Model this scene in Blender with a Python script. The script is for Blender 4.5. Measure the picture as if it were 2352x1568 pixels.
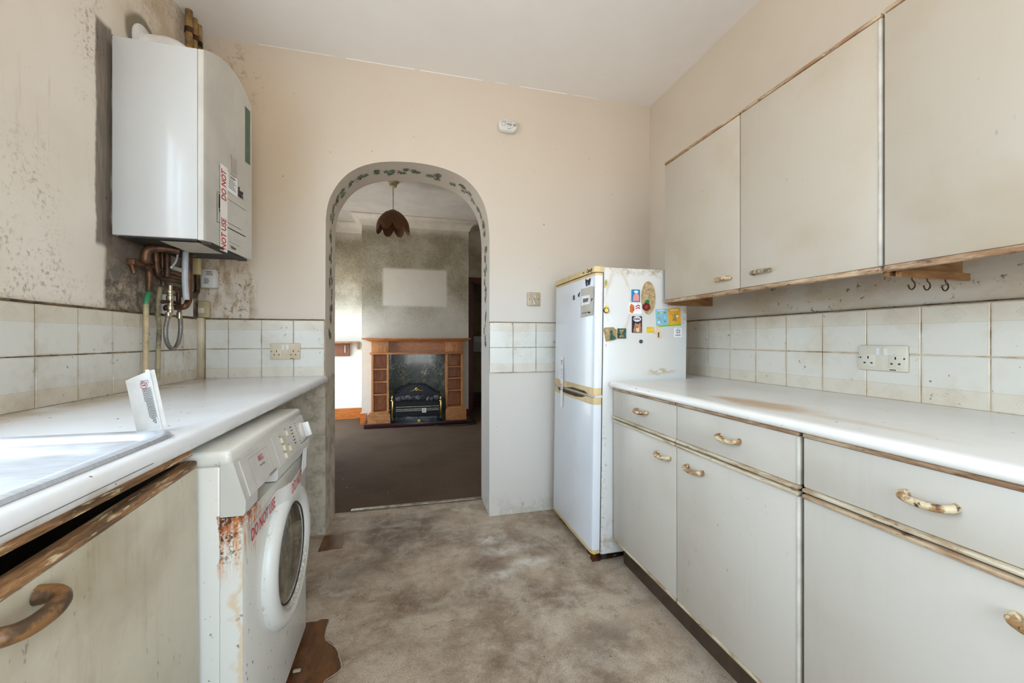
import bpy, bmesh, math, random
from mathutils import Vector, Matrix, noise as mnoise
from mathutils.geometry import tessellate_polygon
random.seed(7)
sc = bpy.context.scene
COL = sc.collection
for o in list(bpy.data.objects):
    bpy.data.objects.remove(o)

# ------------------------------------------------------------------ camera
EYE = 1.09
YAW = math.radians(14.17)
FPX = 915.0
cam_d = bpy.data.cameras.new('camera')
cam = bpy.data.objects.new('camera', cam_d)
COL.objects.link(cam)
cam_d.sensor_width = 36.0
cam_d.lens = FPX / 2352 * 36.0
cam_d.shift_y = -4 / 2352
cam_d.clip_start = 0.02
cam.location = (0, 0, EYE)
cam.rotation_euler = (math.radians(90), 0, -YAW)
sc.camera = cam
# ------------------------------------------------------------------ world / light / exposure
SKY = 4.5
sc.view_settings.view_transform = 'Standard'
sc.view_settings.look = 'None'
sc.view_settings.gamma = 1
sc.view_settings.use_curve_mapping = False
sc.view_settings.exposure = 1.12
w = bpy.data.worlds.new('daylight')
sc.world = w
w.use_nodes = True
wn = w.node_tree
wn.nodes.clear()
wo = wn.nodes.new('ShaderNodeOutputWorld')
wb = wn.nodes.new('ShaderNodeBackground')
wt = wn.nodes.new('ShaderNodeTexCoord')
ws = wn.nodes.new('ShaderNodeSeparateXYZ')
wr = wn.nodes.new('ShaderNodeMapRange')
wm = wn.nodes.new('ShaderNodeMix')
wm.data_type = 'RGBA'
wn.links.new(wt.outputs['Generated'], ws.inputs[0])
wn.links.new(ws.outputs['Z'], wr.inputs[0])
wr.inputs[1].default_value = -0.06
wr.inputs[2].default_value = 0.06
wn.links.new(wr.outputs[0], wm.inputs[0])
wm.inputs[6].default_value = (0.62, 0.60, 0.56, 1)
wm.inputs[7].default_value = (0.665, 0.84, 1.0, 1)
wn.links.new(wm.outputs[2], wb.inputs[0])
wb.inputs[1].default_value = SKY
wn.links.new(wb.outputs[0], wo.inputs[0])
try:
    sc.cycles.use_denoising = True
    sc.cycles.max_bounces = 6
    sc.cycles.diffuse_bounces = 6
    sc.cycles.use_adaptive_sampling = True
    sc.cycles.adaptive_threshold = 0.06
    sc.cycles.adaptive_min_samples = 16
    sc.cycles.transparent_max_bounces = 6
    sc.cycles.sample_clamp_indirect = 8
    sc.cycles.caustics_reflective = False
    sc.cycles.caustics_refractive = False
except Exception:
    pass


def portal(name, loc, rot, sx, sy):
    d = bpy.data.lights.new(name, 'AREA')
    d.shape = 'RECTANGLE'
    d.size = sx
    d.size_y = sy
    d.cycles.is_portal = True
    o = bpy.data.objects.new(name, d)
    o.location = loc
    o.rotation_euler = rot
    COL.objects.link(o)


# room measures (metres)
XL, XR, YB, YB2, YF, ZC = -1.08, 1.588, 2.42, 2.71, -1.15, 2.685
WIN_L = (-0.45, 1.25, 1.00, 2.38)          # window in the left wall (y0,y1,z0,z1)
WIN_F = (-0.20, 1.42, 0.35, 2.25)         # glazed door and window behind the camera (x0,x1,z0,z1)
DXL, DXR, DYB = -1.28, 1.75, 5.87        # dining room beyond the arch
WIN_D = (4.20, 5.76, 0.06, 2.00)
R90 = math.radians(90)
portal('daylight_portal', (XL - 0.02, (WIN_L[0] + WIN_L[1]) / 2, (WIN_L[2] + WIN_L[3]) / 2), (0, -R90, 0), WIN_L[3] - WIN_L[2], WIN_L[1] - WIN_L[0])
portal('daylight_portal', ((WIN_F[0] + WIN_F[1]) / 2, YF - 0.02, (WIN_F[2] + WIN_F[3]) / 2), (R90, 0, 0), WIN_F[1] - WIN_F[0], WIN_F[3] - WIN_F[2])
portal('daylight_portal', (DXL - 0.02, (WIN_D[0] + WIN_D[1]) / 2, (WIN_D[2] + WIN_D[3]) / 2), (0, -R90, 0), WIN_D[3] - WIN_D[2], WIN_D[1] - WIN_D[0])

# ------------------------------------------------------------------ survey helpers: a measured pixel on a known plane -> metres
CY, SY = math.cos(YAW), math.sin(YAW)


def ray(px, py):
    u, v = (px - 1176) / FPX, (780 - py) / FPX
    return u * CY + SY, CY - u * SY, v


def at_y(px, py, y):
    a, b, c = ray(px, py)
    t = y / b
    return Vector((a * t, y, EYE + c * t))


def at_x(px, py, x):
    a, b, c = ray(px, py)
    t = x / a
    return Vector((x, b * t, EYE + c * t))


def at_z(px, py, z):
    a, b, c = ray(px, py)
    t = (z - EYE) / c
    return Vector((a * t, b * t, z))


# ------------------------------------------------------------------ mesh helpers
class MB:
    def __init__(s):
        s.v, s.f, s.uv = [], [], None

    def add(s, vs, fs):
        n = len(s.v)
        s.v += [Vector(p) for p in vs]
        s.f += [tuple(i + n for i in f) for f in fs]
        return s

    def box(s, x0, x1, y0, y1, z0, z1):
        return s.add([(x0, y0, z0), (x1, y0, z0), (x1, y1, z0), (x0, y1, z0), (x0, y0, z1), (x1, y0, z1), (x1, y1, z1), (x0, y1, z1)],
                     [(0, 3, 2, 1), (4, 5, 6, 7), (0, 1, 5, 4), (1, 2, 6, 5), (2, 3, 7, 6), (3, 0, 4, 7)])

    def rbox(s, x0, x1, y0, y1, z0, z1, r=0.005, seg=2):
        bm = bmesh.new()
        m = Matrix.Translation(((x0 + x1) / 2, (y0 + y1) / 2, (z0 + z1) / 2)) @ Matrix.Diagonal((x1 - x0, y1 - y0, z1 - z0, 1))
        bmesh.ops.create_cube(bm, size=1, matrix=m)
        r = min(r, 0.49 * min(x1 - x0, y1 - y0, z1 - z0))
        bmesh.ops.bevel(bm, geom=bm.edges[:], offset=r, segments=seg, affect='EDGES', profile=0.5)
        return s.bm(bm)

    def bm(s, bm):
        bm.verts.index_update()
        s.add([v.co.copy() for v in bm.verts], [[v.index for v in f.verts] for f in bm.faces])
        bm.free()
        return s

    def tube(s, pts, r, seg=10, smooth=0, cap=True, flat=1.0):
        pts = [Vector(p) for p in pts]
        rs = r if isinstance(r, (list, tuple)) else [r] * len(pts)
        if smooth and len(pts) > 2:
            np_, nr = [], []
            n = len(pts)
            for i in range(n - 1):
                p0, p1, p2, p3 = pts[max(i - 1, 0)], pts[i], pts[i + 1], pts[min(i + 2, n - 1)]
                for k in range(smooth):
                    t = k / smooth
                    np_.append(0.5 * (2 * p1 + (p2 - p0) * t + (2 * p0 - 5 * p1 + 4 * p2 - p3) * t * t + (3 * p1 - p0 - 3 * p2 + p3) * t ** 3))
                    nr.append(rs[i] * (1 - t) + rs[i + 1] * t)
            np_.append(pts[-1])
            nr.append(rs[-1])
            pts, rs = np_, nr
        n = len(pts)
        tan = [(pts[min(i + 1, n - 1)] - pts[max(i - 1, 0)]).normalized() for i in range(n)]
        ref = Vector((0, 0, 1)) if abs(tan[0].z) < 0.9 else Vector((1, 0, 0))
        a = tan[0].cross(ref).normalized()
        vs, fs = [], []
        for i in range(n):
            a = (a - tan[i] * a.dot(tan[i])).normalized()
            b = tan[i].cross(a)
            for k in range(seg):
                th = 2 * math.pi * k / seg
                vs.append(pts[i] + (a * math.cos(th) + b * math.sin(th) * flat) * rs[i])
        for i in range(n - 1):
            for k in range(seg):
                k2 = (k + 1) % seg
                fs.append((i * seg + k, i * seg + k2, (i + 1) * seg + k2, (i + 1) * seg + k))
        if cap:
            fs.append(tuple(range(seg))[::-1])
            fs.append(tuple((n - 1) * seg + k for k in range(seg)))
        return s.add(vs, fs)

    def lathe(s, prof, c, axis='z', seg=32):
        c = Vector(c)
        vs, fs = [], []
        for r, h in prof:
            for k in range(seg):
                th = 2 * math.pi * k / seg
                p, q = r * math.cos(th), r * math.sin(th)
                vs.append(c + (Vector((p, q, h)) if axis == 'z' else Vector((h, p, q)) if axis == 'x' else Vector((q, h, p))))
        n = len(prof)
        for i in range(n - 1):
            for k in range(seg):
                k2 = (k + 1) % seg
                fs.append((i * seg + k, i * seg + k2, (i + 1) * seg + k2, (i + 1) * seg + k))
        if prof[0][0] > 1e-6:
            fs.append(tuple(range(seg))[::-1])
        if prof[-1][0] > 1e-6:
            fs.append(tuple((n - 1) * seg + k for k in range(seg)))
        return s.add(vs, fs)

    def prism(s, poly, axis, a0, a1):
        n = len(poly)

        def P(p, a):
            return (a, p[0], p[1]) if axis == 'x' else (p[0], a, p[1]) if axis == 'y' else (p[0], p[1], a)
        vs = [P(p, a0) for p in poly] + [P(p, a1) for p in poly]
        tri = tessellate_polygon([[Vector((p[0], p[1], 0)) for p in poly]])
        fs = [tuple(t) for t in tri] + [tuple(i + n for i in t)[::-1] for t in tri]
        fs += [(i, (i + 1) % n, n + (i + 1) % n, n + i) for i in range(n)]
        return s.add(vs, fs)

    def loft(s, loops, cap0=False, cap1=False):
        n = len(loops[0])
        vs = [p for l in loops for p in l]
        fs = []
        for i in range(len(loops) - 1):
            for k in range(n):
                k2 = (k + 1) % n
                fs.append((i * n + k, i * n + k2, (i + 1) * n + k2, (i + 1) * n + k))
        if cap0:
            fs.append(tuple(range(n))[::-1])
        if cap1:
            fs.append(tuple((len(loops) - 1) * n + k for k in range(n)))
        return s.add(vs, fs)

    def grid(s, us, vs_, w0, w1, axis, holes=()):
        """slab with rectangular openings: cells of us x vs_ (sorted cuts), thickness w0..w1 along axis"""
        def P(u, v, w):
            return (w, u, v) if axis == 'x' else (u, w, v) if axis == 'y' else (u, v, w)

        def solid(i, j):
            if not (0 <= i < len(us) - 1 and 0 <= j < len(vs_) - 1):
                return False
            cu, cv = (us[i] + us[i + 1]) / 2, (vs_[j] + vs_[j + 1]) / 2
            return not any(h[0] < cu < h[1] and h[2] < cv < h[3] for h in holes)
        for i in range(len(us) - 1):
            for j in range(len(vs_) - 1):
                if not solid(i, j):
                    continue
                a, b, c, d = us[i], us[i + 1], vs_[j], vs_[j + 1]
                for ww in (w0, w1):
                    s.add([P(a, c, ww), P(b, c, ww), P(b, d, ww), P(a, d, ww)], [(0, 1, 2, 3)])
                for (di, dj, e) in ((-1, 0, ((a, c), (a, d))), (1, 0, ((b, c), (b, d))), (0, -1, ((a, c), (b, c))), (0, 1, ((a, d), (b, d)))):
                    if not solid(i + di, j + dj):
                        p, q = e
                        s.add([P(*p, w0), P(*q, w0), P(*q, w1), P(*p, w1)], [(0, 1, 2, 3)])
        return s

    def move(s, m):
        s.v = [m @ p for p in s.v]
        return s

    def build(s, name, mat, parent=None, smooth=35, label=None, cat=None, group=None, kind=None, origin=None, weld=True, xf=None):
        if xf:
            s.v = [xf(p) for p in s.v]
        lo = Vector((min(p[i] for p in s.v) for i in range(3)))
        hi = Vector((max(p[i] for p in s.v) for i in range(3)))
        og = Vector(origin) if origin is not None else Vector(((lo.x + hi.x) / 2, (lo.y + hi.y) / 2, lo.z))
        me = bpy.data.meshes.new(name)
        bm = bmesh.new()
        bv = [bm.verts.new(p - og) for p in s.v]
        for f in s.f:
            try:
                bm.faces.new([bv[i] for i in f])
            except ValueError:
                pass
        if weld:
            bmesh.ops.remove_doubles(bm, verts=bm.verts[:], dist=1e-5)
        bmesh.ops.recalc_face_normals(bm, faces=bm.faces[:])
        bm.to_mesh(me)
        bm.free()
        if smooth:
            for p in me.polygons:
                p.use_smooth = True
            me.set_sharp_from_angle(angle=math.radians(smooth))
        o = bpy.data.objects.new(name, me)
        if mat:
            me.materials.append(MAT[mat] if isinstance(mat, str) else mat)
        COL.objects.link(o)
        place(o, og, parent)
        tag(o, label, cat, group, kind)
        return o


WO = {}


def place(o, og, parent):
    WO[o.name] = Vector(og)
    if parent is not None:
        o.parent = parent
        o.location = Vector(og) - WO[parent.name]
    else:
        o.location = og


def tag(o, label=None, cat=None, group=None, kind=None):
    for k, v in (('label', label), ('category', cat), ('group', group), ('kind', kind)):
        if v:
            o[k] = v
    return o


def thing(name, loc, label, cat, group=None):
    o = bpy.data.objects.new(name, None)
    o.empty_display_size = 0.05
    COL.objects.link(o)
    place(o, Vector(loc), None)
    return tag(o, label, cat, group)


def box(*a):
    return MB().box(*a)


def rbox(*a, **k):
    return MB().rbox(*a, **k)


def text(body, size, o, right, up, sx=1.0, shear=0.0, ext=0.0003, align='CENTER', bold=0.0):
    cu = bpy.data.curves.new('lettering', 'FONT')
    cu.body = body
    cu.size = 1
    cu.shear = shear
    cu.align_x = align
    cu.align_y = 'CENTER'
    cu.resolution_u = 2
    cu.offset = bold
    ob = bpy.data.objects.new('lettering', cu)
    me = bpy.data.meshes.new_from_object(ob)
    right, up, o = Vector(right), Vector(up), Vector(o)
    nrm = right.cross(up).normalized()
    mb = MB()
    mb.add([o + right * (v.co.x * size * sx) + up * (v.co.y * size) + nrm * (v.co.z * size + ext) for v in me.vertices], [tuple(p.vertices) for p in me.polygons])
    bpy.data.objects.remove(ob)
    bpy.data.curves.remove(cu)
    bpy.data.meshes.remove(me)
    return mb


def lines(o, right, up, wd, n, pitch, lh, ext=0.0003, jitter=0.3):
    """rows of print too small to read: thin bars"""
    mb = MB()
    right, up, o = Vector(right), Vector(up), Vector(o)
    nn = right.cross(up).normalized()
    for i in range(n):
        w_ = wd * (1 - jitter * random.random())
        p = o - up * (i * pitch) + nn * ext
        mb.add([p, p + right * w_, p + right * w_ - up * lh, p - up * lh], [(0, 1, 2, 3)])
    return mb


def rrect(cx, cy, hx, hy, r, n=6):
    pts = []
    for (sx, sy, a0) in ((1, 1, 0), (-1, 1, 90), (-1, -1, 180), (1, -1, 270)):
        for k in range(n + 1):
            a = math.radians(a0 + 90 * k / n)
            pts.append((cx + sx * (hx - r) + r * math.cos(a), cy + sy * (hy - r) + r * math.sin(a)))
    return pts


# ------------------------------------------------------------------ materials
MAT = {}


def C(r, g, b):
    def f(c):
        c /= 255
        return c / 12.92 if c <= 0.04045 else ((c + 0.055) / 1.055) ** 2.4
    return (f(r), f(g), f(b), 1)


class B:
    def __init__(s, name, rough=0.5, spec=0.5, metal=0.0, coat=0.0):
        m = bpy.data.materials.new(name)
        m.use_nodes = True
        s.m, s.nt = m, m.node_tree
        s.p = s.nt.nodes['Principled BSDF']
        s.p.inputs['Roughness'].default_value = rough
        s.p.inputs['Specular IOR Level'].default_value = spec
        s.p.inputs['Metallic'].default_value = metal
        s.p.inputs['Coat Weight'].default_value = coat
        MAT[name] = m
        s._pos = s._obj = None

    def node(s, t):
        return s.nt.nodes.new(t)

    def put(s, sock, v):
        if hasattr(v, 'is_output') or isinstance(v, bpy.types.NodeSocket):
            s.nt.links.new(v, sock)
        else:
            try:
                sock.default_value = v
            except TypeError:
                sock.default_value = v[:3]

    def pos(s):
        if not s._pos:
            s._pos = s.node('ShaderNodeNewGeometry').outputs['Position']
        return s._pos

    def obj(s):
        if not s._obj:
            s._obj = s.node('ShaderNodeTexCoord').outputs['Object']
        return s._obj

    def uv(s):
        return s.node('ShaderNodeTexCoord').outputs['UV']

    def sep(s, v):
        n = s.node('ShaderNodeSeparateXYZ')
        s.put(n.inputs[0], v)
        return n.outputs[0], n.outputs[1], n.outputs[2]

    def comb(s, x, y, z):
        n = s.node('ShaderNodeCombineXYZ')
        for i, q in enumerate((x, y, z)):
            s.put(n.inputs[i], q)
        return n.outputs[0]

    def map(s, v, scale=(1, 1, 1), loc=(0, 0, 0), rot=(0, 0, 0)):
        n = s.node('ShaderNodeMapping')
        s.put(n.inputs['Vector'], v)
        n.inputs['Scale'].default_value = scale
        n.inputs['Location'].default_value = loc
        n.inputs['Rotation'].default_value = rot
        return n.outputs[0]

    def noise(s, v, scale, detail=4, rough=0.6, dist=0.0, color=False):
        n = s.node('ShaderNodeTexNoise')
        s.put(n.inputs['Vector'], v)
        n.inputs['Scale'].default_value = scale
        n.inputs['Detail'].default_value = detail
        n.inputs['Roughness'].default_value = rough
        n.inputs['Distortion'].default_value = dist
        return n.outputs['Color' if color else 'Fac']

    def vor(s, v, scale, feature='F1'):
        n = s.node('ShaderNodeTexVoronoi')
        n.feature = feature
        s.put(n.inputs['Vector'], v)
        n.inputs['Scale'].default_value = scale
        return n.outputs['Distance']

    def rng(s, f, a, b, va=0.0, vb=1.0, smooth=True):
        n = s.node('ShaderNodeMapRange')
        n.interpolation_type = 'SMOOTHSTEP' if smooth else 'LINEAR'
        s.put(n.inputs[0], f)
        n.inputs[1].default_value = a
        n.inputs[2].default_value = b
        n.inputs[3].default_value = va
        n.inputs[4].default_value = vb
        return n.outputs[0]

    def mth(s, op, a, b=0.0, c=None):
        n = s.node('ShaderNodeMath')
        n.operation = op
        s.put(n.inputs[0], a)
        s.put(n.inputs[1], b)
        if c is not None:
            s.put(n.inputs[2], c)
        return n.outputs[0]

    def mul(s, *a):
        r = a[0]
        for q in a[1:]:
            r = s.mth('MULTIPLY', r, q)
        return r

    def mx(s, *a):
        r = a[0]
        for q in a[1:]:
            r = s.mth('MAXIMUM', r, q)
        return r

    def mix(s, f, a, b):
        n = s.node('ShaderNodeMix')
        n.data_type = 'RGBA'
        s.put(n.inputs[0], f)
        s.put(n.inputs[6], a)
        s.put(n.inputs[7], b)
        return n.outputs[2]

    def warp(s, v, scale, amt):
        n = s.noise(v, scale, 3, 0.6, color=True)
        a = s.node('ShaderNodeVectorMath')
        a.operation = 'SUBTRACT'
        s.put(a.inputs[0], n)
        a.inputs[1].default_value = (0.5, 0.5, 0.5)
        b = s.node('ShaderNodeVectorMath')
        b.operation = 'SCALE'
        s.put(b.inputs[0], a.outputs[0])
        b.inputs['Scale'].default_value = amt
        c = s.node('ShaderNodeVectorMath')
        c.operation = 'ADD'
        s.put(c.inputs[0], v)
        s.put(c.inputs[1], b.outputs[0])
        return c.outputs[0]

    def band(s, x, a, b, soft):
        return s.mul(s.rng(x, a - soft, a + soft), s.rng(x, b - soft, b + soft, 1.0, 0.0))

    def blob(s, a, b, ca, cb, ra, rb, inner=0.3):
        p = s.mth('DIVIDE', s.mth('SUBTRACT', a, ca), ra)
        q = s.mth('DIVIDE', s.mth('SUBTRACT', b, cb), rb)
        d = s.mth('SQRT', s.mth('ADD', s.mul(p, p), s.mul(q, q)))
        return s.rng(d, inner, 1.0, 1.0, 0.0)

    def col(s, c):
        s.put(s.p.inputs['Base Color'], c)

    def bump(s, h, strength=0.3, dist=0.01):
        n = s.node('ShaderNodeBump')
        n.inputs['Strength'].default_value = strength
        n.inputs['Distance'].default_value = dist
        s.put(n.inputs['Height'], h)
        s.put(s.p.inputs['Normal'], n.outputs[0])


def plain(name, c, rough=0.5, var=0.12, scale=18, metal=0.0, spec=0.5, bump=0.0):
    b = B(name, rough, spec, metal)
    n = b.noise(b.pos(), scale, 4, 0.65)
    d = tuple(q * (1 - 2.2 * var) for q in c[:3]) + (1,)
    b.col(b.mix(b.rng(n, 0.35, 0.7), c, d))
    if bump:
        b.bump(b.noise(b.pos(), scale * 6, 3), bump, 0.002)
    return b


def painted(name, c, dirt=C(140, 115, 80), amount=0.5, rough=0.4, spots=True, streak=0.5, coat=0.0, cloud=0.4, dark=C(60, 48, 38), spot=0.715):
    """old gloss paint: clouds of grease, runs, specks"""
    b = B(name, rough, 0.5, 0, coat)
    p = b.pos()
    cl = b.rng(b.noise(p, 3.0, 5, 0.6), 0.42, 0.75)
    c1 = b.mix(b.mul(cl, cloud), c, dirt)
    st = b.mul(b.rng(b.noise(b.map(p, (9, 9, 0.8)), 3.0, 6, 0.75), 0.48, 0.85), b.rng(b.noise(p, 4.0, 4, 0.6), 0.3, 0.7))
    c2 = b.mix(b.mul(st, streak * amount), c1, dirt)
    if spots:
        sp = b.rng(b.noise(b.map(p, (1, 1, 0.45)), 70, 2, 0.5), spot, spot + 0.045)
        gate = b.rng(b.noise(p, 2.3, 3, 0.6), 0.45, 0.65)
        c2 = b.mix(b.mul(sp, gate, amount), c2, dark)
    b.col(c2)
    b.bump(b.noise(p, 60, 3), 0.06, 0.002)
    return b, c2


def woodmat(name, c1, c2, grain=(1, 14, 14), scale=3, rough=0.45, dist=1.5, coat=0.0):
    b = B(name, rough, 0.5, 0, coat)
    v = b.map(b.pos(), grain)
    n = b.noise(v, scale, 5, 0.6, dist)
    k = b.noise(b.map(b.pos(), tuple(g * 3 for g in grain)), scale * 2, 3, 0.6)
    b.col(b.mix(b.rng(k, 0.3, 0.8, 0, 0.35), b.mix(b.rng(n, 0.3, 0.7), c1, c2), c2))
    b.bump(n, 0.1, 0.002)
    return b


# --- kitchen walls
def wall_base(b, c, tint, sc_=2.0):
    p = b.pos()
    f = b.mix(b.rng(b.noise(p, sc_, 5, 0.6), 0.35, 0.75, 0, 0.5), c, tint)
    b.bump(b.noise(p, 45, 4, 0.6), 0.12, 0.004)
    return f


b = B('wall_left_paint', 0.7)
p = b.pos()
x, y, z = b.sep(b.warp(p, 9, 0.03))
c = wall_base(b, C(228, 219, 206), C(210, 197, 178))
sp1 = b.rng(b.noise(p, 65, 4, 0.75), 0.50, 0.62)
sp2 = b.rng(b.noise(p, 9, 6, 0.75), 0.44, 0.58)
reg = b.mx(b.blob(y, z, 1.42, 2.45, 0.42, 0.42), b.mul(b.blob(y, z, 2.25, 2.45, 0.45, 0.5), 0.9), b.blob(y, z, 1.45, 1.28, 0.32, 0.22), b.mul(b.blob(y, z, 1.70, 2.15, 0.10, 0.4), 0.9),
           b.mul(b.band(z, 1.17, 1.25, 0.04), 0.6), b.mul(b.blob(y, z, 1.48, 1.55, 0.14, 0.22), 0.7))
c = b.mix(b.mul(reg, sp1, sp2, 0.62), c, C(116, 96, 72))
c = b.mix(b.mul(b.blob(y, z, 2.2, 2.45, 0.5, 0.6), 0.55, b.rng(b.noise(p, 6, 4), 0.3, 0.6)), c, C(168, 138, 98))
st = b.rng(b.noise(b.map(p, (1, 16, 1.1)), 2.5, 4, 0.6), 0.58, 0.75)
c = b.mix(b.mul(st, 0.35, b.rng(b.noise(p, 3, 4), 0.4, 0.6)), c, C(180, 158, 120))
c = b.mix(b.mul(b.rng(b.noise(p, 24, 3, 0.6), 0.735, 0.75), 0.8), c, C(80, 64, 48))
# bare brown plaster band the old boiler left, and the mouldy square under the new one
frame = b.mx(b.mul(b.band(y, 1.722, 1.80, 0.006), b.band(z, 1.43, 2.24, 0.012)), b.mul(b.band(y, 1.722, 2.3, 0.006), b.band(z, 2.2, 2.225, 0.008)))
c = b.mix(b.mul(frame, 0.85), c, b.mix(b.rng(b.noise(b.map(p, (1, 20, 2)), 4, 4), 0.3, 0.7), C(122, 106, 90), C(78, 66, 56)))
patch = b.mul(b.band(y, 1.765, 2.45, 0.012), b.band(z, 1.15, 1.52, 0.02))
pn = b.rng(b.noise(p, 30, 8, 0.85), 0.36, 0.60)
pc = b.mix(pn, C(172, 154, 132), C(62, 50, 40))
pc = b.mix(b.mul(b.rng(z, 1.30, 1.42), 0.75), pc, C(122, 104, 92))
pc = b.mix(b.blob(y, z, 1.815, 1.345, 0.026, 0.036, 0.6), pc, C(96, 90, 80))
c = b.mix(b.mul(patch, 0.92), c, pc)
rr = b.mth('SQRT', b.mth('ADD', b.mth('POWER', b.mth('SUBTRACT', y, 1.98), 2), b.mth('POWER', b.mth('SUBTRACT', z, 2.318), 2)))
c = b.mix(b.mul(b.band(rr, 0.06, 0.105, 0.012), 0.8), c, C(98, 88, 66))
b.col(c)

b = B('wall_back_paint', 0.7)
p = b.pos()
x, y, z = b.sep(b.warp(p, 9, 0.03))
c = wall_base(b, C(212, 201, 187), C(206, 193, 176), 1.2)
low = b.rng(z, 0.87, 0.89, 1, 0)
c = b.mix(low, c, C(220, 219, 214))
c = b.mix(b.mul(b.rng(x, 0.25, 0.5), b.rng(z, 1.7, 1.2)), c, C(212, 206, 198))  # right of the arch: cooler daylight put into the wall colour
lowl = b.mul(low, b.rng(x, -0.40, -0.44))
c = b.mix(b.mul(lowl, 0.85), c, b.mix(b.rng(b.noise(p, 12, 5, 0.7), 0.4, 0.65), C(190, 176, 152), C(146, 126, 98)))
sp = b.rng(b.noise(p, 38, 4, 0.7), 0.52, 0.68)
sm = b.rng(b.noise(b.map(p, (3, 1, 1)), 8, 5, 0.7), 0.44, 0.6)
stn = b.mx(b.blob(x, z, -0.875, 1.36, 0.085, 0.20), b.blob(x, z, -0.90, 1.24, 0.12, 0.09), b.mul(b.blob(x, z, -1.0, 1.42, 0.12, 0.28), 0.8))
c = b.mix(b.mul(stn, sm, 0.9), c, C(150, 122, 80))
c = b.mix(b.mul(stn, sp, 0.75), c, C(88, 72, 50))
c = b.mix(b.mul(b.blob(x, z, -0.93, 2.46, 0.22, 0.28), b.rng(b.noise(p, 30, 4, 0.7), 0.5, 0.7), 0.8), c, C(120, 96, 62))
c = b.mix(b.mul(b.blob(x, z, -0.85, 2.1, 0.45, 0.8), 0.5), c, C(204, 178, 140))  # tan blob by the boiler: shade away from the window put into the colour
c = b.mix(b.mul(b.rng(b.noise(p, 26, 3, 0.6), 0.70, 0.74), 0.5), c, C(130, 110, 88))
# base of the right pier, scuffed
c = b.mix(b.mul(b.rng(z, 0.16, 0.0), b.rng(b.noise(p, 18, 5, 0.7), 0.42, 0.62), 0.3), c, C(150, 135, 112))
b.col(c)

b = B('wall_right_paint', 0.7)
p = b.pos()
x, y, z = b.sep(p)
c = wall_base(b, C(210, 200, 186), C(200, 188, 171), 1.5)
gr = b.mul(b.rng(z, 1.40, 1.30), b.rng(y, 1.75, 1.5))
c = b.mix(b.mul(gr, b.rng(b.noise(b.map(p, (1, 1, 2)), 5, 5), 0.4, 0.65), 0.5), c, C(184, 160, 122))
c = b.mix(b.mul(gr, b.rng(b.noise(p, 40, 4, 0.7), 0.60, 0.68), 0.8), c, C(86, 68, 50))
b.col(c)

b = B('ceiling_paint', 0.8)
b.col(wall_base(b, C(244, 243, 243), C(236, 233, 232), 1.5))
plain('front_wall_paint', C(226, 221, 214), 0.8, 0.05, 3)
plain('skirting_white', C(214, 208, 198), 0.5, 0.15)

# --- floor
b = B('bare_concrete', 0.85, 0.3)
p = b.pos()
x, y, z = b.sep(b.warp(p, 4, 0.10))
n1 = b.noise(b.map(p, (1, 1.5, 1)), 1.6, 6, 0.62, 0.5)
n2 = b.noise(b.warp(p, 3, 0.2), 5.0, 7, 0.68)
n3 = b.noise(p, 170, 3, 0.7)
n4 = b.noise(b.warp(p, 6, 0.08), 16, 6, 0.75)
c = b.mix(b.rng(n1, 0.34, 0.66), C(124, 105, 88), C(182, 162, 140))
c = b.mix(b.rng(n2, 0.38, 0.68, 0, 0.75), c, C(198, 184, 166))
c = b.mix(b.rng(n2, 0.42, 0.26, 0, 0.6), c, C(96, 82, 70))
c = b.mix(b.mul(b.rng(n3, 0.46, 0.66), 0.42), c, C(104, 87, 70))
c = b.mix(b.mul(b.rng(n4, 0.5, 0.7), 0.45), c, C(196, 180, 158))
c = b.mix(b.mul(b.rng(n4, 0.46, 0.30), 0.5), c, C(98, 82, 66))
c = b.mix(b.mul(b.rng(b.noise(p, 140, 2, 0.5), 0.62, 0.72), 0.35), c, C(205, 195, 178))
for (px, py, ra, rb, k) in ((1130, 1235, 0.13, 0.09, 0.8), (1165, 1262, 0.2, 0.06, 0.6), (1215, 1290, 0.16, 0.06, 0.65), (1150, 1318, 0.12, 0.05, 0.65), (1060, 1172, 0.09, 0.06, 0.5), (1110, 1200, 0.12, 0.05, 0.35), (770, 1360, 0.12, 0.04, 0.4)):
    q = at_z(px, py, 0)
    c = b.mix(b.mul(b.blob(x, y, q.x, q.y, ra, rb, 0.1), b.rng(b.noise(p, 14, 5, 0.7), 0.36, 0.62), k), c, C(222, 218, 210))
for (px, py, ra, rb, k) in ((905, 1213, 0.07, 0.02, 0.7), (830, 1310, 0.25, 0.12, 0.35), (1395, 1470, 0.22, 0.16, 0.5), (900, 1200, 0.3, 0.05, 0.35), (1010, 1400, 0.35, 0.03, 0.4), (790, 1190, 0.1, 0.05, 0.4)):
    q = at_z(px, py, 0)
    c = b.mix(b.mul(b.blob(x, y, q.x, q.y, ra, rb, 0.1), b.rng(b.noise(p, 9, 5, 0.7), 0.3, 0.55), k), c, C(70, 58, 48))
cr = b.rng(b.vor(b.warp(p, 5, 0.35), 1.1, 'DISTANCE_TO_EDGE'), 0.0, 0.006, 1, 0)
c = b.mix(b.mul(cr, 0.28, b.rng(b.noise(p, 3, 3), 0.5, 0.6)), c, C(80, 66, 54))
c = b.mix(b.mul(b.rng(b.noise(p, 55, 2, 0.5), 0.745, 0.76), 0.9), c, C(36, 30, 26))
b.col(c)
h = b.mth('ADD', b.mul(n2, 0.5), b.mul(n3, 0.12))
b.bump(h, 0.45, 0.012)

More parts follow.
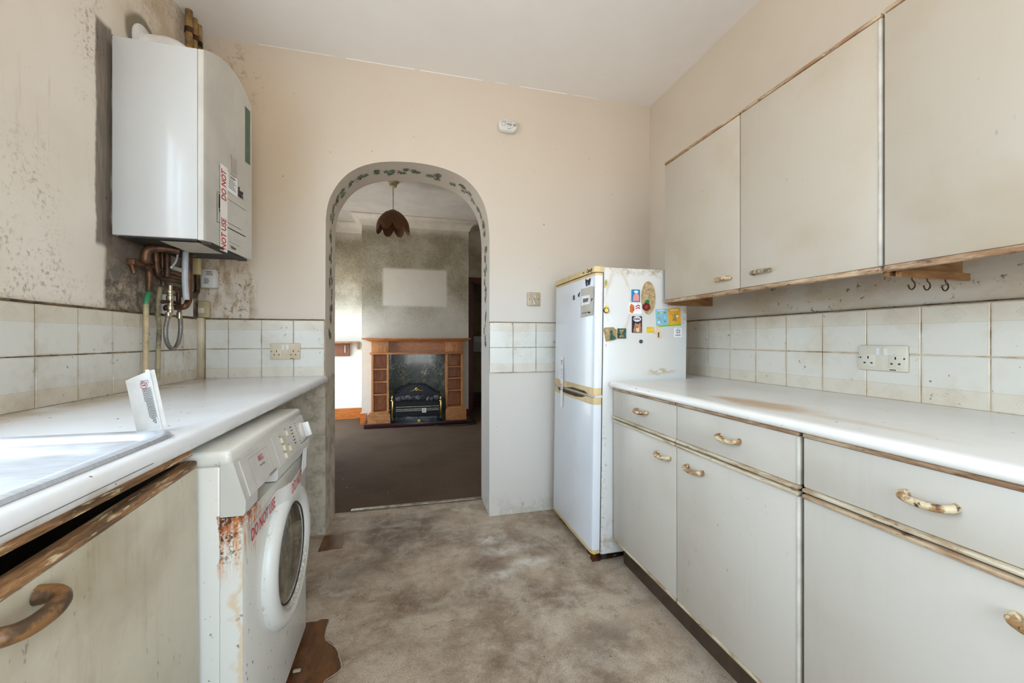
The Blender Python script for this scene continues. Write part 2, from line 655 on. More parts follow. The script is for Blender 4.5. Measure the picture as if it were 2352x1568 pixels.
b = B('brown_lino', 0.28, 0.5)
p = b.pos()
v = b.map(p, (3, 1, 1), rot=(0, 0, 0.5))
n = b.noise(v, 9, 5, 0.6, 1.2)
c = b.mix(b.rng(n, 0.3, 0.7), C(112, 72, 42), C(78, 48, 28))
c = b.mix(b.rng(b.noise(p, 20, 5, 0.7), 0.55, 0.75), c, C(60, 40, 26))
b.col(c)
b.bump(n, 0.15, 0.003)
plain('torn_edge', C(176, 160, 136), 0.9, 0.2)

# --- tiles
def tilemat(name, c, band, grime, k):
    b = B(name, 0.22, 0.5)
    p = b.pos()
    u, v, _ = b.sep(b.uv())
    bd = b.rng(v, 0.655, 0.665)
    ln = b.mul(b.band(v, 0.645, 0.655, 0.004), 0.5)
    d = b.mth('ADD', b.mul(b.mth('ABSOLUTE', b.mth('SUBTRACT', u, 0.5)), 4.6), b.mul(b.mth('ABSOLUTE', b.mth('SUBTRACT', v, 0.80)), 5.2))
    fr = b.mth('FRACT', b.mul(d, 4.0))
    lines_ = b.mul(b.band(fr, 0.40, 0.60, 0.1), b.rng(d, 0.98, 1.0, 1, 0))
    cc = b.mix(b.mul(bd, 0.6), c, band)
    cc = b.mix(b.mx(ln, b.mul(lines_, 0.4)), cc, C(168, 152, 128))
    cc = b.mix(b.mul(b.rng(b.noise(p, 5, 5, 0.65), 0.45, 0.75), k * 0.55), cc, grime)
    edge = b.mx(b.rng(b.mth('ABSOLUTE', b.mth('SUBTRACT', u, 0.5)), 0.44, 0.5), b.rng(b.mth('ABSOLUTE', b.mth('SUBTRACT', v, 0.5)), 0.44, 0.5))
    cc = b.mix(b.mul(edge, b.rng(b.noise(p, 12, 4), 0.35, 0.65), k * 0.7), cc, grime)
    sp = b.rng(b.noise(p, 48, 3, 0.6), 0.66, 0.72)
    cc = b.mix(b.mul(sp, b.rng(b.noise(p, 7, 3), 0.42, 0.6), k), cc, C(84, 68, 50))
    b.col(cc)
    b.bump(b.mth('ADD', b.mul(lines_, 0.6), b.mul(b.noise(p, 25, 2), 0.3)), 0.25, 0.002)


tilemat('tile_left_glaze', C(212, 210, 202), C(206, 194, 172), C(158, 132, 94), 0.9)
tilemat('tile_back_glaze', C(214, 214, 208), C(212, 202, 186), C(172, 148, 110), 0.6)
tilemat('tile_right_glaze', C(216, 210, 198), C(214, 200, 180), C(190, 162, 118), 0.7)
b = B('grimy_grout', 0.9)
p = b.pos()
b.col(b.mix(b.rng(b.noise(p, 14, 4, 0.7), 0.35, 0.62), C(168, 144, 110), C(72, 56, 40)))
b = B('pale_grout', 0.9)
p = b.pos()
b.col(b.mix(b.rng(b.noise(p, 10, 4, 0.7), 0.42, 0.68), C(206, 190, 164), C(126, 96, 62)))
b = B('black_mould_line', 0.9)
b.col(b.mix(b.rng(b.noise(b.pos(), 20, 4, 0.7), 0.35, 0.6), C(60, 46, 34), C(120, 98, 70)))

# --- joinery
painted('wall_cabinet_paint', C(184, 174, 159), C(164, 142, 106), 0.55, 0.42, cloud=0.42, streak=0.4)
painted('base_cabinet_paint', C(196, 189, 178), C(168, 150, 122), 0.6, 0.38, cloud=0.28, streak=0.5)
painted('sink_cabinet_paint', C(202, 194, 174), C(140, 120, 86), 0.95, 0.45, cloud=0.6, streak=1.0, spot=0.64)
plain('white_rounded_edge', C(204, 198, 187), 0.55, 0.10)
b = B('worn_wood_edge', 0.55)
p = b.pos()
n = b.noise(b.map(p, (12, 2.2, 12)), 3.5, 5, 0.65)
c = b.mix(b.rng(n, 0.36, 0.6), C(192, 168, 138), C(142, 106, 74))
c = b.mix(b.rng(b.noise(b.map(p, (20, 5, 20)), 5, 4, 0.7), 0.54, 0.7), c, C(92, 62, 42))
b.col(c)
b.bump(n, 0.3, 0.003)
b = B('cream_worn_edge', 0.55)
p = b.pos()
n = b.noise(b.map(p, (12, 2.2, 12)), 3.5, 5, 0.65)
c = b.mix(b.rng(n, 0.42, 0.68), C(204, 192, 168), C(158, 128, 92))
c = b.mix(b.rng(b.noise(b.map(p, (20, 5, 20)), 5, 4, 0.7), 0.58, 0.72), c, C(96, 62, 36))
b.col(c)
b = B('splintered_wood_edge', 0.7)
p = b.pos()
n = b.noise(b.map(p, (14, 1.6, 14)), 4.5, 6, 0.7)
c = b.mix(b.rng(n, 0.35, 0.62), C(170, 122, 78), C(92, 68, 44))
c = b.mix(b.rng(b.noise(b.map(p, (30, 4, 30)), 4, 4, 0.7), 0.54, 0.64), c, C(206, 184, 148))
b.col(c)
b.bump(n, 0.5, 0.004)
b = B('flaking_handle', 0.45)
p = b.pos()
c = b.mix(b.rng(b.noise(p, 38, 4, 0.65), 0.46, 0.56), C(206, 188, 154), C(156, 118, 76))
c = b.mix(b.rng(b.noise(p, 70, 4, 0.7), 0.56, 0.64), c, C(88, 60, 42))
b.col(c)
b.bump(b.noise(p, 70, 4), 0.3, 0.002)
b = B('grimy_handle', 0.4)
p = b.pos()
c = b.mix(b.rng(b.noise(p, 30, 4, 0.65), 0.42, 0.58), C(136, 96, 56), C(78, 58, 40))
c = b.mix(b.rng(b.noise(p, 22, 4, 0.7), 0.60, 0.66), c, C(218, 186, 140))
b.col(c)
b = B('tarnished_handle', 0.4)
p = b.pos()
b.col(b.mix(b.rng(b.noise(p, 45, 4, 0.65), 0.42, 0.6), C(176, 160, 130), C(92, 80, 58)))
woodmat('bare_wood', C(164, 120, 74), C(116, 78, 44), (3, 14, 14), 3)
plain('cabinet_inside', C(70, 54, 40), 0.8, 0.2)  # dark brown: shade inside the cupboards put into the carcass colour
plain('dark_plinth', C(78, 62, 46), 0.6, 0.2)

b = B('left_worktop_laminate', 0.22, 0.5)
p = b.pos()
x, y, z = b.sep(b.warp(p, 6, 0.05))
c = b.mix(b.rng(b.noise(p, 3, 5), 0.4, 0.75, 0, 0.4), C(224, 225, 227), C(208, 202, 192))
c = b.mix(b.mul(b.rng(x, -0.90, -1.05), 0.75, b.rng(b.noise(p, 8, 4), 0.2, 0.6)), c, C(168, 142, 104))
c = b.mix(b.mul(b.rng(b.noise(p, 50, 2), 0.71, 0.74), 0.8), c, C(72, 60, 50))
c = b.mix(b.mul(b.rng(z, 0.872, 0.855), 0.5, b.rng(b.noise(b.map(p, (1, 3, 1)), 6, 5), 0.4, 0.65)), c, C(176, 158, 128))
b.col(c)
b = B('right_worktop_laminate', 0.25, 0.5)
p = b.pos()
x, y, z = b.sep(b.warp(p, 7, 0.06))
c = b.mix(b.rng(b.noise(p, 3, 5), 0.4, 0.75, 0, 0.45), C(230, 226, 220), C(216, 206, 190))
q = at_z(1740, 930, 0.885)
brn = b.mx(b.blob(y, x, q.y, q.x + 0.01, 0.24, 0.10, 0.25), b.mul(b.blob(y, x, q.y + 0.08, q.x + 0.005, 0.15, 0.06, 0.3), 1.0), b.mul(b.blob(y, x, q.y - 0.25, q.x - 0.0, 0.3, 0.04, 0.1), 0.35))
c = b.mix(b.mul(brn, 0.85, b.rng(b.noise(b.map(p, (8, 2, 1)), 4, 5), 0.1, 0.45)), c, C(182, 136, 78))
c = b.mix(b.mul(b.rng(b.noise(p, 55, 2), 0.72, 0.75), 0.8), c, C(84, 66, 50))
b.col(c)

# --- metals, plastics, enamel
b = B('brushed_steel', 0.4, 0.5, 0.9)
b.col(b.mix(b.rng(b.noise(b.map(b.pos(), (2, 30, 2)), 8, 4), 0.3, 0.7), C(236, 240, 246), C(216, 221, 230)))
b.put(b.p.inputs['Roughness'], b.rng(b.noise(b.pos(), 6, 4), 0.3, 0.7, 0.36, 0.5))
painted('boiler_enamel', C(196, 199, 201), C(190, 180, 156), 0.4, 0.25, streak=0.2, cloud=0.12, coat=0.3)
plain('boiler_cover', C(200, 197, 190), 0.35, 0.06, 4)
plain('dark_underside', C(52, 46, 40), 0.6, 0.3)
b = B('old_copper', 0.42, 0.5, 0.5)
p = b.pos()
c = b.mix(b.rng(b.noise(p, 16, 4, 0.65), 0.38, 0.66), C(112, 76, 50), C(62, 44, 32))
c = b.mix(b.rng(b.noise(p, 26, 4, 0.7), 0.64, 0.74), c, C(60, 92, 72))
b.col(c)
b = B('dark_copper', 0.5, 0.5, 0.6)
p = b.pos()
b.col(b.mix(b.rng(b.noise(p, 18, 4, 0.65), 0.38, 0.66), C(88, 60, 42), C(40, 32, 26)))
b = B('cream_pipe_paint', 0.5)
p = b.pos()
x, y, z = b.sep(p)
c = b.mix(b.rng(b.noise(p, 10, 4), 0.4, 0.7), C(196, 178, 142), C(152, 130, 96))
c = b.mix(b.mul(b.rng(z, 1.20, 1.25), b.rng(b.noise(p, 30, 4), 0.4, 0.5)), c, C(58, 138, 92))
b.col(c)
b = B('grubby_pipe_paint', 0.5)
p = b.pos()
b.col(b.mix(b.rng(b.noise(p, 12, 4, 0.7), 0.38, 0.68), C(168, 156, 122), C(98, 86, 60)))
b = B('yellowed_pipe_paint', 0.5)
p = b.pos()
b.col(b.mix(b.rng(b.noise(p, 9, 4, 0.7), 0.38, 0.68), C(172, 138, 84), C(96, 70, 38)))
b = B('braided_hose', 0.4, 0.5, 0.6)
p = b.pos()
b.col(b.mix(b.rng(b.noise(b.map(p, (1, 1, 3)), 140, 2), 0.3, 0.7), C(142, 138, 132), C(112, 108, 104)))
plain('chrome_brass', C(190, 176, 150), 0.3, 0.25, 30, 0.9)
plain('grey_plastic', C(186, 190, 196), 0.4, 0.1)
plain('white_plastic', C(222, 221, 219), 0.35, 0.06)
plain('grey_print', C(120, 116, 110), 0.8, 0.05)
plain('black_print', C(30, 28, 28), 0.7, 0.05)
plain('red_print', C(196, 30, 38), 0.5, 0.05)
plain('navy_print', C(60, 50, 90), 0.5, 0.05)
plain('sticker_white', C(238, 238, 240), 0.5, 0.03)
plain('sticker_grey', C(196, 188, 176), 0.6, 0.06)
plain('sticker_green', C(84, 108, 88), 0.5, 0.1)
b = B('clear_tape', 0.15)
b.col(C(228, 224, 220))
b.p.inputs['Alpha'].default_value = 0.55
b = B('white_tape', 0.2)
b.col(C(236, 233, 230))
painted('yellowed_plastic', C(212, 204, 186), C(170, 142, 98), 0.9, 0.35, cloud=0.6, streak=0.4)
b, _ = painted('grimy_plastic', C(210, 198, 174), C(130, 104, 66), 1.0, 0.4, cloud=0.7)
painted('mouldy_plastic', C(186, 170, 134), C(96, 74, 42), 1.0, 0.5, cloud=0.9)
plain('socket_hole', C(40, 30, 22), 0.8, 0.1)

# washing machine
b = B('washer_enamel', 0.28, 0.5, 0, 0.25)
p = b.pos()
x, y, z = b.sep(b.warp(p, 14, 0.035))
c = b.mix(b.rng(b.noise(p, 3, 5), 0.45, 0.75, 0, 0.35), C(214, 212, 204), C(196, 186, 164))
c = b.mix(b.mul(b.rng(b.noise(p, 60, 2, 0.5), 0.68, 0.72), b.rng(z, 0.62, 0.2, 0.25, 1.0)), c, C(62, 50, 42))
run = b.mul(b.band(y, 1.0525, 1.0565, 0.004), b.rng(z, 0.68, 0.5), b.rng(x, -0.44, -0.42))
c = b.mix(b.mul(run, 0.65), c, C(206, 160, 88))
stk = b.rng(b.noise(b.map(p, (55, 55, 5)), 1.0, 4, 0.65), 0.46, 0.60)
zt = b.mth('ADD', z, b.mul(b.mth('SUBTRACT', b.noise(b.map(p, (50, 50, 2)), 1.0, 3, 0.6), 0.5), 0.16))
lowf = b.mul(b.rng(x, -0.426, -0.423), b.rng(z, 0.684, 0.682))
near = b.mul(b.rng(y, 1.165, 1.11), lowf)
rn = b.noise(p, 60, 6, 0.75)
drip = b.mul(near, stk, b.rng(zt, 0.52, 0.62), b.rng(rn, 0.26, 0.44))
c = b.mix(b.mul(drip, 0.95), c, C(204, 128, 40))
top = b.mul(b.rng(y, 1.20, 1.10), lowf, b.rng(zt, 0.605, 0.675), b.rng(rn, 0.40, 0.52))
c = b.mix(top, c, C(166, 88, 28))
c = b.mix(b.mul(b.rng(y, 1.20, 1.12), lowf, b.rng(zt, 0.655, 0.683), b.rng(b.noise(p, 80, 5, 0.75), 0.50, 0.56)), c, C(54, 32, 22))
chip = b.mul(b.rng(y, 1.062, 1.048), lowf, b.rng(z, 0.54, 0.62), b.rng(b.noise(p, 110, 4, 0.7), 0.52, 0.58))
c = b.mix(chip, c, C(66, 36, 20))
b.col(c)
b = B('washer_ring_plastic', 0.3)
p = b.pos()
x, y, z = b.sep(p)
rd = b.mth('SQRT', b.mth('ADD', b.mth('POWER', b.mth('SUBTRACT', y, 1.364), 2), b.mth('POWER', b.mth('SUBTRACT', z, 0.437), 2)))
c = b.mix(b.mul(b.rng(z, 0.46, 0.32), b.rng(rd, 0.166, 0.156), b.rng(b.noise(p, 130, 4, 0.8), 0.36, 0.58), 0.75), C(212, 210, 204), C(140, 124, 96))
c = b.mix(b.mul(b.rng(rd, 0.2015, 0.2035), b.rng(y, 1.30, 1.22), b.rng(b.noise(p, 45, 4, 0.8), 0.54, 0.64), 0.5), c, C(96, 76, 56))
b.col(c)
plain('washer_fascia', C(206, 202, 194), 0.35, 0.06, 6)
b = B('door_glass_dark', 0.08, 0.5, 0, 0.5)
p = b.pos()
b.col(b.mix(b.rng(b.noise(b.map(p, (1, 3, 1)), 9, 5, 0.7), 0.35, 0.7), C(58, 54, 48), C(122, 112, 92)))
plain('rubber_seal', C(50, 48, 46), 0.6, 0.2)

# fridge
b, c = painted('fridge_enamel', C(218, 217, 214), C(206, 188, 152), 0.5, 0.3, streak=0.15, cloud=0.22, coat=0.2)
p = b.pos()
x, y, z = b.sep(b.warp(p, 8, 0.05))
rim = b.mx(b.mul(b.rng(x, 1.26, 1.33), b.rng(z, 1.1, 1.3)), b.rng(z, 1.39, 1.44), b.mul(b.rng(z, 0.3, 0.05), 0.8))
c2 = b.mix(b.mul(rim, b.rng(b.noise(p, 22, 5, 0.7), 0.46, 0.64), 0.8), c, C(168, 140, 98))
fe = b.mth('SQRT', b.mth('ADD', b.mth('POWER', b.mth('DIVIDE', b.mth('SUBTRACT', x, 0.985), 0.062), 2), b.mth('POWER', b.mth('DIVIDE', b.mth('SUBTRACT', z, 1.27), 0.165), 2)))
c2 = b.mix(b.mul(b.band(fe, 0.93, 1.12, 0.1), 0.4, b.rng(b.noise(p, 9, 4), 0.35, 0.6)), c2, C(196, 168, 128))
c2 = b.mix(b.mul(b.blob(x, z, 1.22, 0.925, 0.12, 0.025, 0.1), b.rng(b.noise(b.map(p, (1, 1, 3)), 25, 5, 0.7), 0.4, 0.55)), c2, C(184, 156, 116))
c2 = b.mix(b.mul(b.rng(z, 0.9, 0.4), b.rng(x, 0.94, 0.90), b.rng(b.noise(p, 70, 4, 0.75), 0.57, 0.63), 0.7), c2, C(84, 70, 54))
b.col(c2)
painted('fridge_door_enamel', C(222, 226, 232), C(176, 172, 166), 0.35, 0.25, streak=0.3, cloud=0.1, coat=0.2)
plain('fridge_trim', C(220, 192, 140), 0.4, 0.10, 10)
plain('gasket_brown', C(86, 64, 46), 0.8, 0.3)
plain('cork', C(196, 168, 124), 0.85, 0.25, 60)
plain('magnet_blue', C(30, 130, 180), 0.4, 0.05)
plain('magnet_pink', C(232, 150, 150), 0.5, 0.05)
plain('magnet_green', C(30, 120, 66), 0.35, 0.08)
plain('magnet_red', C(200, 26, 34), 0.35, 0.08)
plain('magnet_maroon', C(92, 34, 34), 0.4, 0.2, 60)
plain('magnet_plum', C(54, 34, 62), 0.4, 0.1)
plain('magnet_orange', C(226, 120, 56), 0.5, 0.2, 80)
plain('magnet_yellow', C(240, 196, 40), 0.4, 0.08)
plain('magnet_pale_yellow', C(236, 214, 100), 0.35, 0.1)
plain('magnet_sky', C(140, 198, 220), 0.5, 0.08)
plain('magnet_amber', C(240, 172, 30), 0.5, 0.08)
plain('magnet_lime', C(140, 186, 50), 0.5, 0.08)
plain('magnet_ochre', C(176, 148, 96), 0.5, 0.2, 60)
plain('magnet_teal', C(46, 98, 88), 0.5, 0.3, 80)
plain('magnet_slate', C(60, 72, 90), 0.5, 0.1)
plain('magnet_peach', C(238, 204, 170), 0.5, 0.15, 60)
plain('cat_fur', C(206, 150, 100), 0.7, 0.35, 120)

# dining room
def sootwall(name, clean):
    b = B(name, 0.85)
    p = b.pos()
    x, y, z = b.sep(b.warp(p, 3, 0.12))
    base = b.mix(b.rng(b.noise(p, 2, 4), 0.35, 0.7, 0, 0.5), C(220, 216, 206), C(206, 200, 186))
    sp = b.rng(b.noise(p, 75, 4, 0.8), 0.36, 0.66)
    cl = b.rng(b.noise(p, 1.8, 5, 0.6), 0.30, 0.62, 0.45, 1)
    if clean:
        hgt = b.mx(b.rng(z, 1.10, 1.85, 0.22, 1.0), 0.0)
        x0, y0, z0 = b.sep(p)
        rect = b.mul(b.band(x0, -0.36, 0.46, 0.03), b.band(z0, 1.53, 2.02, 0.03))
        hgt = b.mul(hgt, b.rng(rect, 0, 1, 1, 0.08))
        hgt = b.mul(hgt, b.rng(z, 2.56, 2.45, 0.3, 1))
    else:
        hgt = b.mul(b.rng(z, 1.35, 1.75, 0.0, 1.0), b.rng(z, 2.55, 2.40, 0.4, 1))
    f = b.mul(hgt, cl)
    c = b.mix(b.mul(f, 0.85), base, C(146, 136, 110))
    c = b.mix(b.mul(f, sp, 0.7), c, C(98, 88, 68))
    c = b.mix(b.mul(b.rng(b.noise(p, 30, 2, 0.5), 0.775, 0.785), 0.9), c, C(40, 34, 30))
    b.col(c)


sootwall('sooty_chimney_paper', True)
sootwall('sooty_alcove_paper', False)
plain('dining_wall_paint', C(206, 198, 182), 0.85, 0.08, 3)
plain('dining_ceiling_paint', C(206, 200, 194), 0.85, 0.06, 3)
plain('coving_paint', C(214, 206, 194), 0.7, 0.06, 8)
plain('hall_wall_paint', C(150, 134, 104), 0.85, 0.15, 4)
b = B('brown_carpet', 0.95, 0.1)
p = b.pos()
c = b.mix(b.rng(b.noise(p, 220, 3, 0.7), 0.3, 0.7), C(112, 92, 74), C(74, 58, 46))
c = b.mix(b.rng(b.noise(p, 2.2, 5), 0.4, 0.7, 0, 0.4), c, C(66, 52, 42))
c = b.mix(b.mul(b.rng(b.noise(p, 40, 2), 0.755, 0.77), 0.8), c, C(210, 200, 184))
b.col(c)
b.bump(b.noise(p, 260, 2), 0.6, 0.004)
woodmat('pine_skirting', C(204, 122, 54), C(166, 88, 34), (2, 14, 14), 3, 0.35)
woodmat('oak_surround', C(206, 142, 88), C(164, 102, 56), (2.5, 12, 12), 3, 0.4)
woodmat('oak_upright', C(208, 146, 94), C(168, 108, 62), (12, 12, 2), 3, 0.4)
woodmat('mahogany', C(66, 24, 26), C(36, 14, 16), (2, 12, 12), 3, 0.3)
woodmat('shelf_wood', C(168, 128, 96), C(126, 88, 60), (2, 12, 12), 3)
woodmat('panel_wood', C(140, 92, 66), C(104, 62, 42), (14, 12, 2), 3)
plain('dark_red_gloss', C(84, 28, 26), 0.3, 0.15)
b = B('green_marble', 0.15, 0.5, 0, 0.3)
p = b.pos()
v1 = b.rng(b.vor(b.warp(p, 5, 0.35), 7, 'DISTANCE_TO_EDGE'), 0.0, 0.035, 1, 0)
v2 = b.rng(b.vor(b.warp(b.map(p, loc=(3, 1, 2)), 8, 0.3), 14, 'DISTANCE_TO_EDGE'), 0.0, 0.04, 1, 0)
n = b.noise(p, 6, 5)
c = b.mix(b.rng(n, 0.35, 0.65), C(34, 48, 44), C(74, 84, 78))
c = b.mix(b.mul(b.mx(v1, v2), b.rng(b.noise(p, 5, 4), 0.42, 0.6), 0.9), c, C(186, 184, 150))
b.col(c)
plain('hearth_slate', C(66, 70, 72), 0.3, 0.2, 12)
plain('fire_black', C(20, 21, 24), 0.35, 0.1)
plain('brass', C(206, 180, 110), 0.25, 0.1, 20, 1.0)
plain('coal_grey', C(108, 106, 110), 0.85, 0.4, 40, bump=0.8)
plain('element_grey', C(186, 176, 166), 0.35, 0.2, 20, 0.6)
plain('cable_black', C(24, 22, 22), 0.5, 0.05)
plain('aged_metal_strip', C(186, 172, 150), 0.4, 0.25, 25, 0.3)
plain('aged_bakelite', C(190, 176, 130), 0.5, 0.1)
b = B('wicker_brown', 0.6)
p = b.obj()
q = b.rng(b.vor(p, 170, 'DISTANCE_TO_EDGE'), 0.0, 0.2, 1, 0)
b.col(b.mix(q, C(62, 38, 20), C(134, 86, 44)))
b.bump(q, 0.5, 0.003)
plain('leaf_print_green', C(136, 152, 128), 0.8, 0.35, 40)
plain('grape_print_plum', C(140, 100, 98), 0.8, 0.3, 40)
plain('window_frame_white', C(230, 228, 224), 0.4, 0.05)
b = B('window_glass', 0.02)
tr = b.node('ShaderNodeBsdfTransparent')
gl = b.node('ShaderNodeBsdfGlossy')
gl.inputs['Roughness'].default_value = 0.02
fx = b.node('ShaderNodeMixShader')
fx.inputs[0].default_value = 0.06
b.nt.links.new(tr.outputs[0], fx.inputs[1])
b.nt.links.new(gl.outputs[0], fx.inputs[2])
b.nt.links.new(fx.outputs[0], b.nt.nodes['Material Output'].inputs[0])
plain('hook_metal', C(70, 46, 30), 0.4, 0.2, 30, 0.6)

# ================================================================== STRUCTURE
ST = 'structure'
floor = box(XL - 0.1, XR + 0.1, YF - 0.1, 2.70, -0.1, 0).build('floor', 'bare_concrete', kind=ST, smooth=0)
box(DXL - 0.1, DXR + 0.1, 2.701, 7.2, -0.1, 0.004).build('floor_carpet', 'brown_carpet', kind=ST, smooth=0)
box(XL - 0.1, XR + 0.1, YF - 0.1, YB + 0.15, ZC, ZC + 0.1).build('ceiling', 'ceiling_paint', kind=ST, smooth=0)
box(DXL - 0.1, DXR + 0.1, YB2 - 0.10, 7.2, ZC, ZC + 0.1).build('ceiling_dining', 'dining_ceiling_paint', kind=ST, smooth=0)
wall_left = MB().grid([YF - 0.1, WIN_L[0], WIN_L[1], YB + 0.05], [0, WIN_L[2], WIN_L[3], ZC], XL - 0.22, XL, 'x', [WIN_L]).build('wall_left', 'wall_left_paint', kind=ST, smooth=0)
wall_right = box(XR, XR + 0.1, YF - 0.1, YB + 0.05, 0, ZC).build('wall_right', 'wall_right_paint', kind=ST, smooth=0)
wall_front = MB().grid([XL, WIN_F[0], WIN_F[1], XR], [0, WIN_F[2], WIN_F[3], ZC], YF - 0.2, YF, 'y', [WIN_F]).build('wall_front', 'front_wall_paint', kind=ST, smooth=0)

# back wall with the round-cornered arch
arch_px = [(746, 1226), (747, 760), (748, 540), (749, 495), (755, 462), (766, 438), (782, 415), (803, 396), (830, 382), (858, 374.5), (885, 371.5), (915, 371), (950, 373), (985, 378), (1015, 385.5), (1045, 397), (1070, 412),
           (1092, 434), (1108, 460), (1118, 490), (1123, 525), (1124.5, 570), (1124, 760), (1120, 1185)]
arch = [at_y(px, py, YB) for px, py in arch_px]
arch = [(q.x, q.z) for q in arch]
arch[0] = (arch[1][0], 0.0)
arch[-1] = (arch[-2][0], 0.0)


def smooth_poly(pts, n=4):
    out = []
    m = len(pts)
    for i in range(m - 1):
        p0, p1, p2, p3 = [Vector(pts[j]) for j in (max(i - 1, 0), i, i + 1, min(i + 2, m - 1))]
        for k in range(n):
            t = k / n
            out.append(tuple(0.5 * (2 * p1 + (p2 - p0) * t + (2 * p0 - 5 * p1 + 4 * p2 - p3) * t * t + (3 * p1 - p0 - 3 * p2 + p3) * t ** 3)))
    out.append(tuple(pts[-1]))
    return out


arch_s = [arch[0]] + smooth_poly(arch[1:-1], 4) + [arch[-1]]
XW0, XW1 = DXL - 0.1, DXR + 0.1
wall_back = MB().prism([(XW0, 0)] + arch_s + [(XW1, 0), (XW1, ZC), (XW0, ZC)], 'y', YB, YB2).build('wall_back', 'wall_back_paint', kind=ST, smooth=30)

# painted ivy border round the arch
def soffit(s_):
    acc = 0
    for i in range(len(arch_s) - 1):
        a, b2 = Vector(arch_s[i]), Vector(arch_s[i + 1])
        L = (b2 - a).length
        if acc + L >= s_ or i == len(arch_s) - 2:
            t = (s_ - acc) / max(L, 1e-6)
            q = a.lerp(b2, t)
            tg = (b2 - a).normalized()
            return q, tg
        acc += L


tot = sum((Vector(arch_s[i + 1]) - Vector(arch_s[i])).length for i in range(len(arch_s) - 1))


def on_soffit(s_, yy, off=0.0015):
    q, tg = soffit(s_)
    n = Vector((tg.y, -tg.x))
    return Vector((q.x + n.x * off, yy, q.y + n.y * off))


LEAF = [(0, -0.5), (0.18, -0.32), (0.5, -0.38), (0.40, -0.10), (0.56, 0.14), (0.26, 0.16), (0.0, 0.55), (-0.26, 0.16), (-0.56, 0.14), (-0.40, -0.10), (-0.5, -0.38), (-0.18, -0.32)]
lf, gp = MB(), MB()
s_ = 1.12
rnd = random.Random(3)
k = 0
while s_ < tot - 1.02:
    for j in range(2 if k % 2 else 3):
        ss, yy = s_ + rnd.uniform(-0.02, 0.03), 2.565 + rnd.uniform(-0.04, 0.04)
        a, sz = rnd.uniform(0, 6.28), rnd.uniform(0.034, 0.052)
        pts = [on_soffit(ss + (p * math.cos(a) - q * math.sin(a)) * sz, yy + (p * math.sin(a) + q * math.cos(a)) * sz) for p, q in LEAF]
        c0 = on_soffit(ss, yy)
        lf.add([c0] + pts, [(0, i + 1, (i + 1) % len(pts) + 1) for i in range(len(pts))])
    if k % 3 == 1:
        for j in range(11):
            ss, yy = s_ + 0.05 + rnd.uniform(-0.024, 0.024), 2.565 + rnd.uniform(-0.022, 0.022)
            pts = [on_soffit(ss + 0.0055 * math.cos(t * 1.05), yy + 0.0055 * math.sin(t * 1.05), 0.002) for t in range(6)]
            gp.add(pts, [tuple(range(6))])
    s_ += rnd.uniform(0.062, 0.085)
    k += 1
lf.build('ivy_leaf_print', 'leaf_print_green', wall_back, smooth=0, label='green stencilled ivy leaves along the arch soffit', kind='stuff')
gp.build('grape_print', 'grape_print_plum', wall_back, smooth=0, label='plum stencilled grapes along the arch soffit', kind='stuff')

# dining room shell
CHY, CX0, CX1 = 5.41, -0.615, 0.755
MB().grid([YB2 - 0.1, WIN_D[0], WIN_D[1], DYB + 0.1], [0, WIN_D[2], WIN_D[3], ZC], DXL - 0.2, DXL, 'x', [WIN_D]).build('wall_dining_left', 'dining_wall_paint', kind=ST, smooth=0)
box(DXR, DXR + 0.1, YB2 - 0.1, 7.2, 0, ZC).build('wall_dining_right', 'dining_wall_paint', kind=ST, smooth=0)
box(CX0, CX1, CHY, DYB + 0.02, 0, ZC).build('wall_chimney_breast', 'sooty_chimney_paper', kind=ST, smooth=0)
DOOR = (0.865, 1.62, -1, 1.945)
MB().grid([DXL, DOOR[0], DOOR[1], DXR], [0, DOOR[3], ZC], DYB, DYB + 0.12, 'y', [DOOR]).build('wall_dining_back', 'sooty_alcove_paper', kind=ST, smooth=0)
box(DXL, DXR, 7.0, 7.1, 0, ZC).build('wall_hall', 'hall_wall_paint', kind=ST, smooth=0)
box(0.55, 0.60, DYB + 0.12, 7.0, 0, ZC).build('wall_hall_side', 'hall_wall_paint', kind=ST, smooth=0)


def architrave(n, x0, x1, top, y0, wd, th, mat, par=None):
    mb = MB().box(x0 - wd, x0, y0 - th, y0, 0, top + wd).box(x1, x1 + wd, y0 - th, y0, 0, top + wd).box(x0, x1, y0 - th, y0, top, top + wd)
    mb.box(x0 - 0.001, x0 + 0.025, y0, y0 + 0.12, 0, top).box(x1 - 0.025, x1 + 0.001, y0, y0 + 0.12, 0, top).box(x0, x1, y0, y0 + 0.12, top - 0.025, top)
    return mb.build(n, mat, par, kind=ST, smooth=0)


architrave('door_1', DOOR[0], DOOR[1], DOOR[3], DYB, 0.065, 0.02, 'dark_red_gloss')


def cove(n, pts):
    """concave-ish plaster cove swept along the wall tops; pts run with the wall on the left"""
    prof = [(0, 0), (0, -0.125), (0.012, -0.125), (0.018, -0.112), (0.035, -0.07), (0.075, -0.03), (0.112, -0.015), (0.125, -0.012), (0.125, 0)]
    pts = [Vector(p) for p in pts]
    loops = []
    m = len(pts)
    for i in range(m):
        d1 = (pts[i] - pts[i - 1]).normalized() if i else (pts[1] - pts[0]).normalized()
        d2 = (pts[i + 1] - pts[i]).normalized() if i < m - 1 else d1
        n1, n2 = Vector((d1.y, -d1.x)), Vector((d2.y, -d2.x))
        mt = (n1 + n2)
        mt = mt / (1 + n1.dot(n2))
        loops.append([Vector((pts[i].x + mt.x * a, pts[i].y + mt.y * a, ZC + h_)) for a, h_ in prof])
    return MB().loft(loops, True, True).build(n, 'coving_paint', kind=ST, smooth=40)


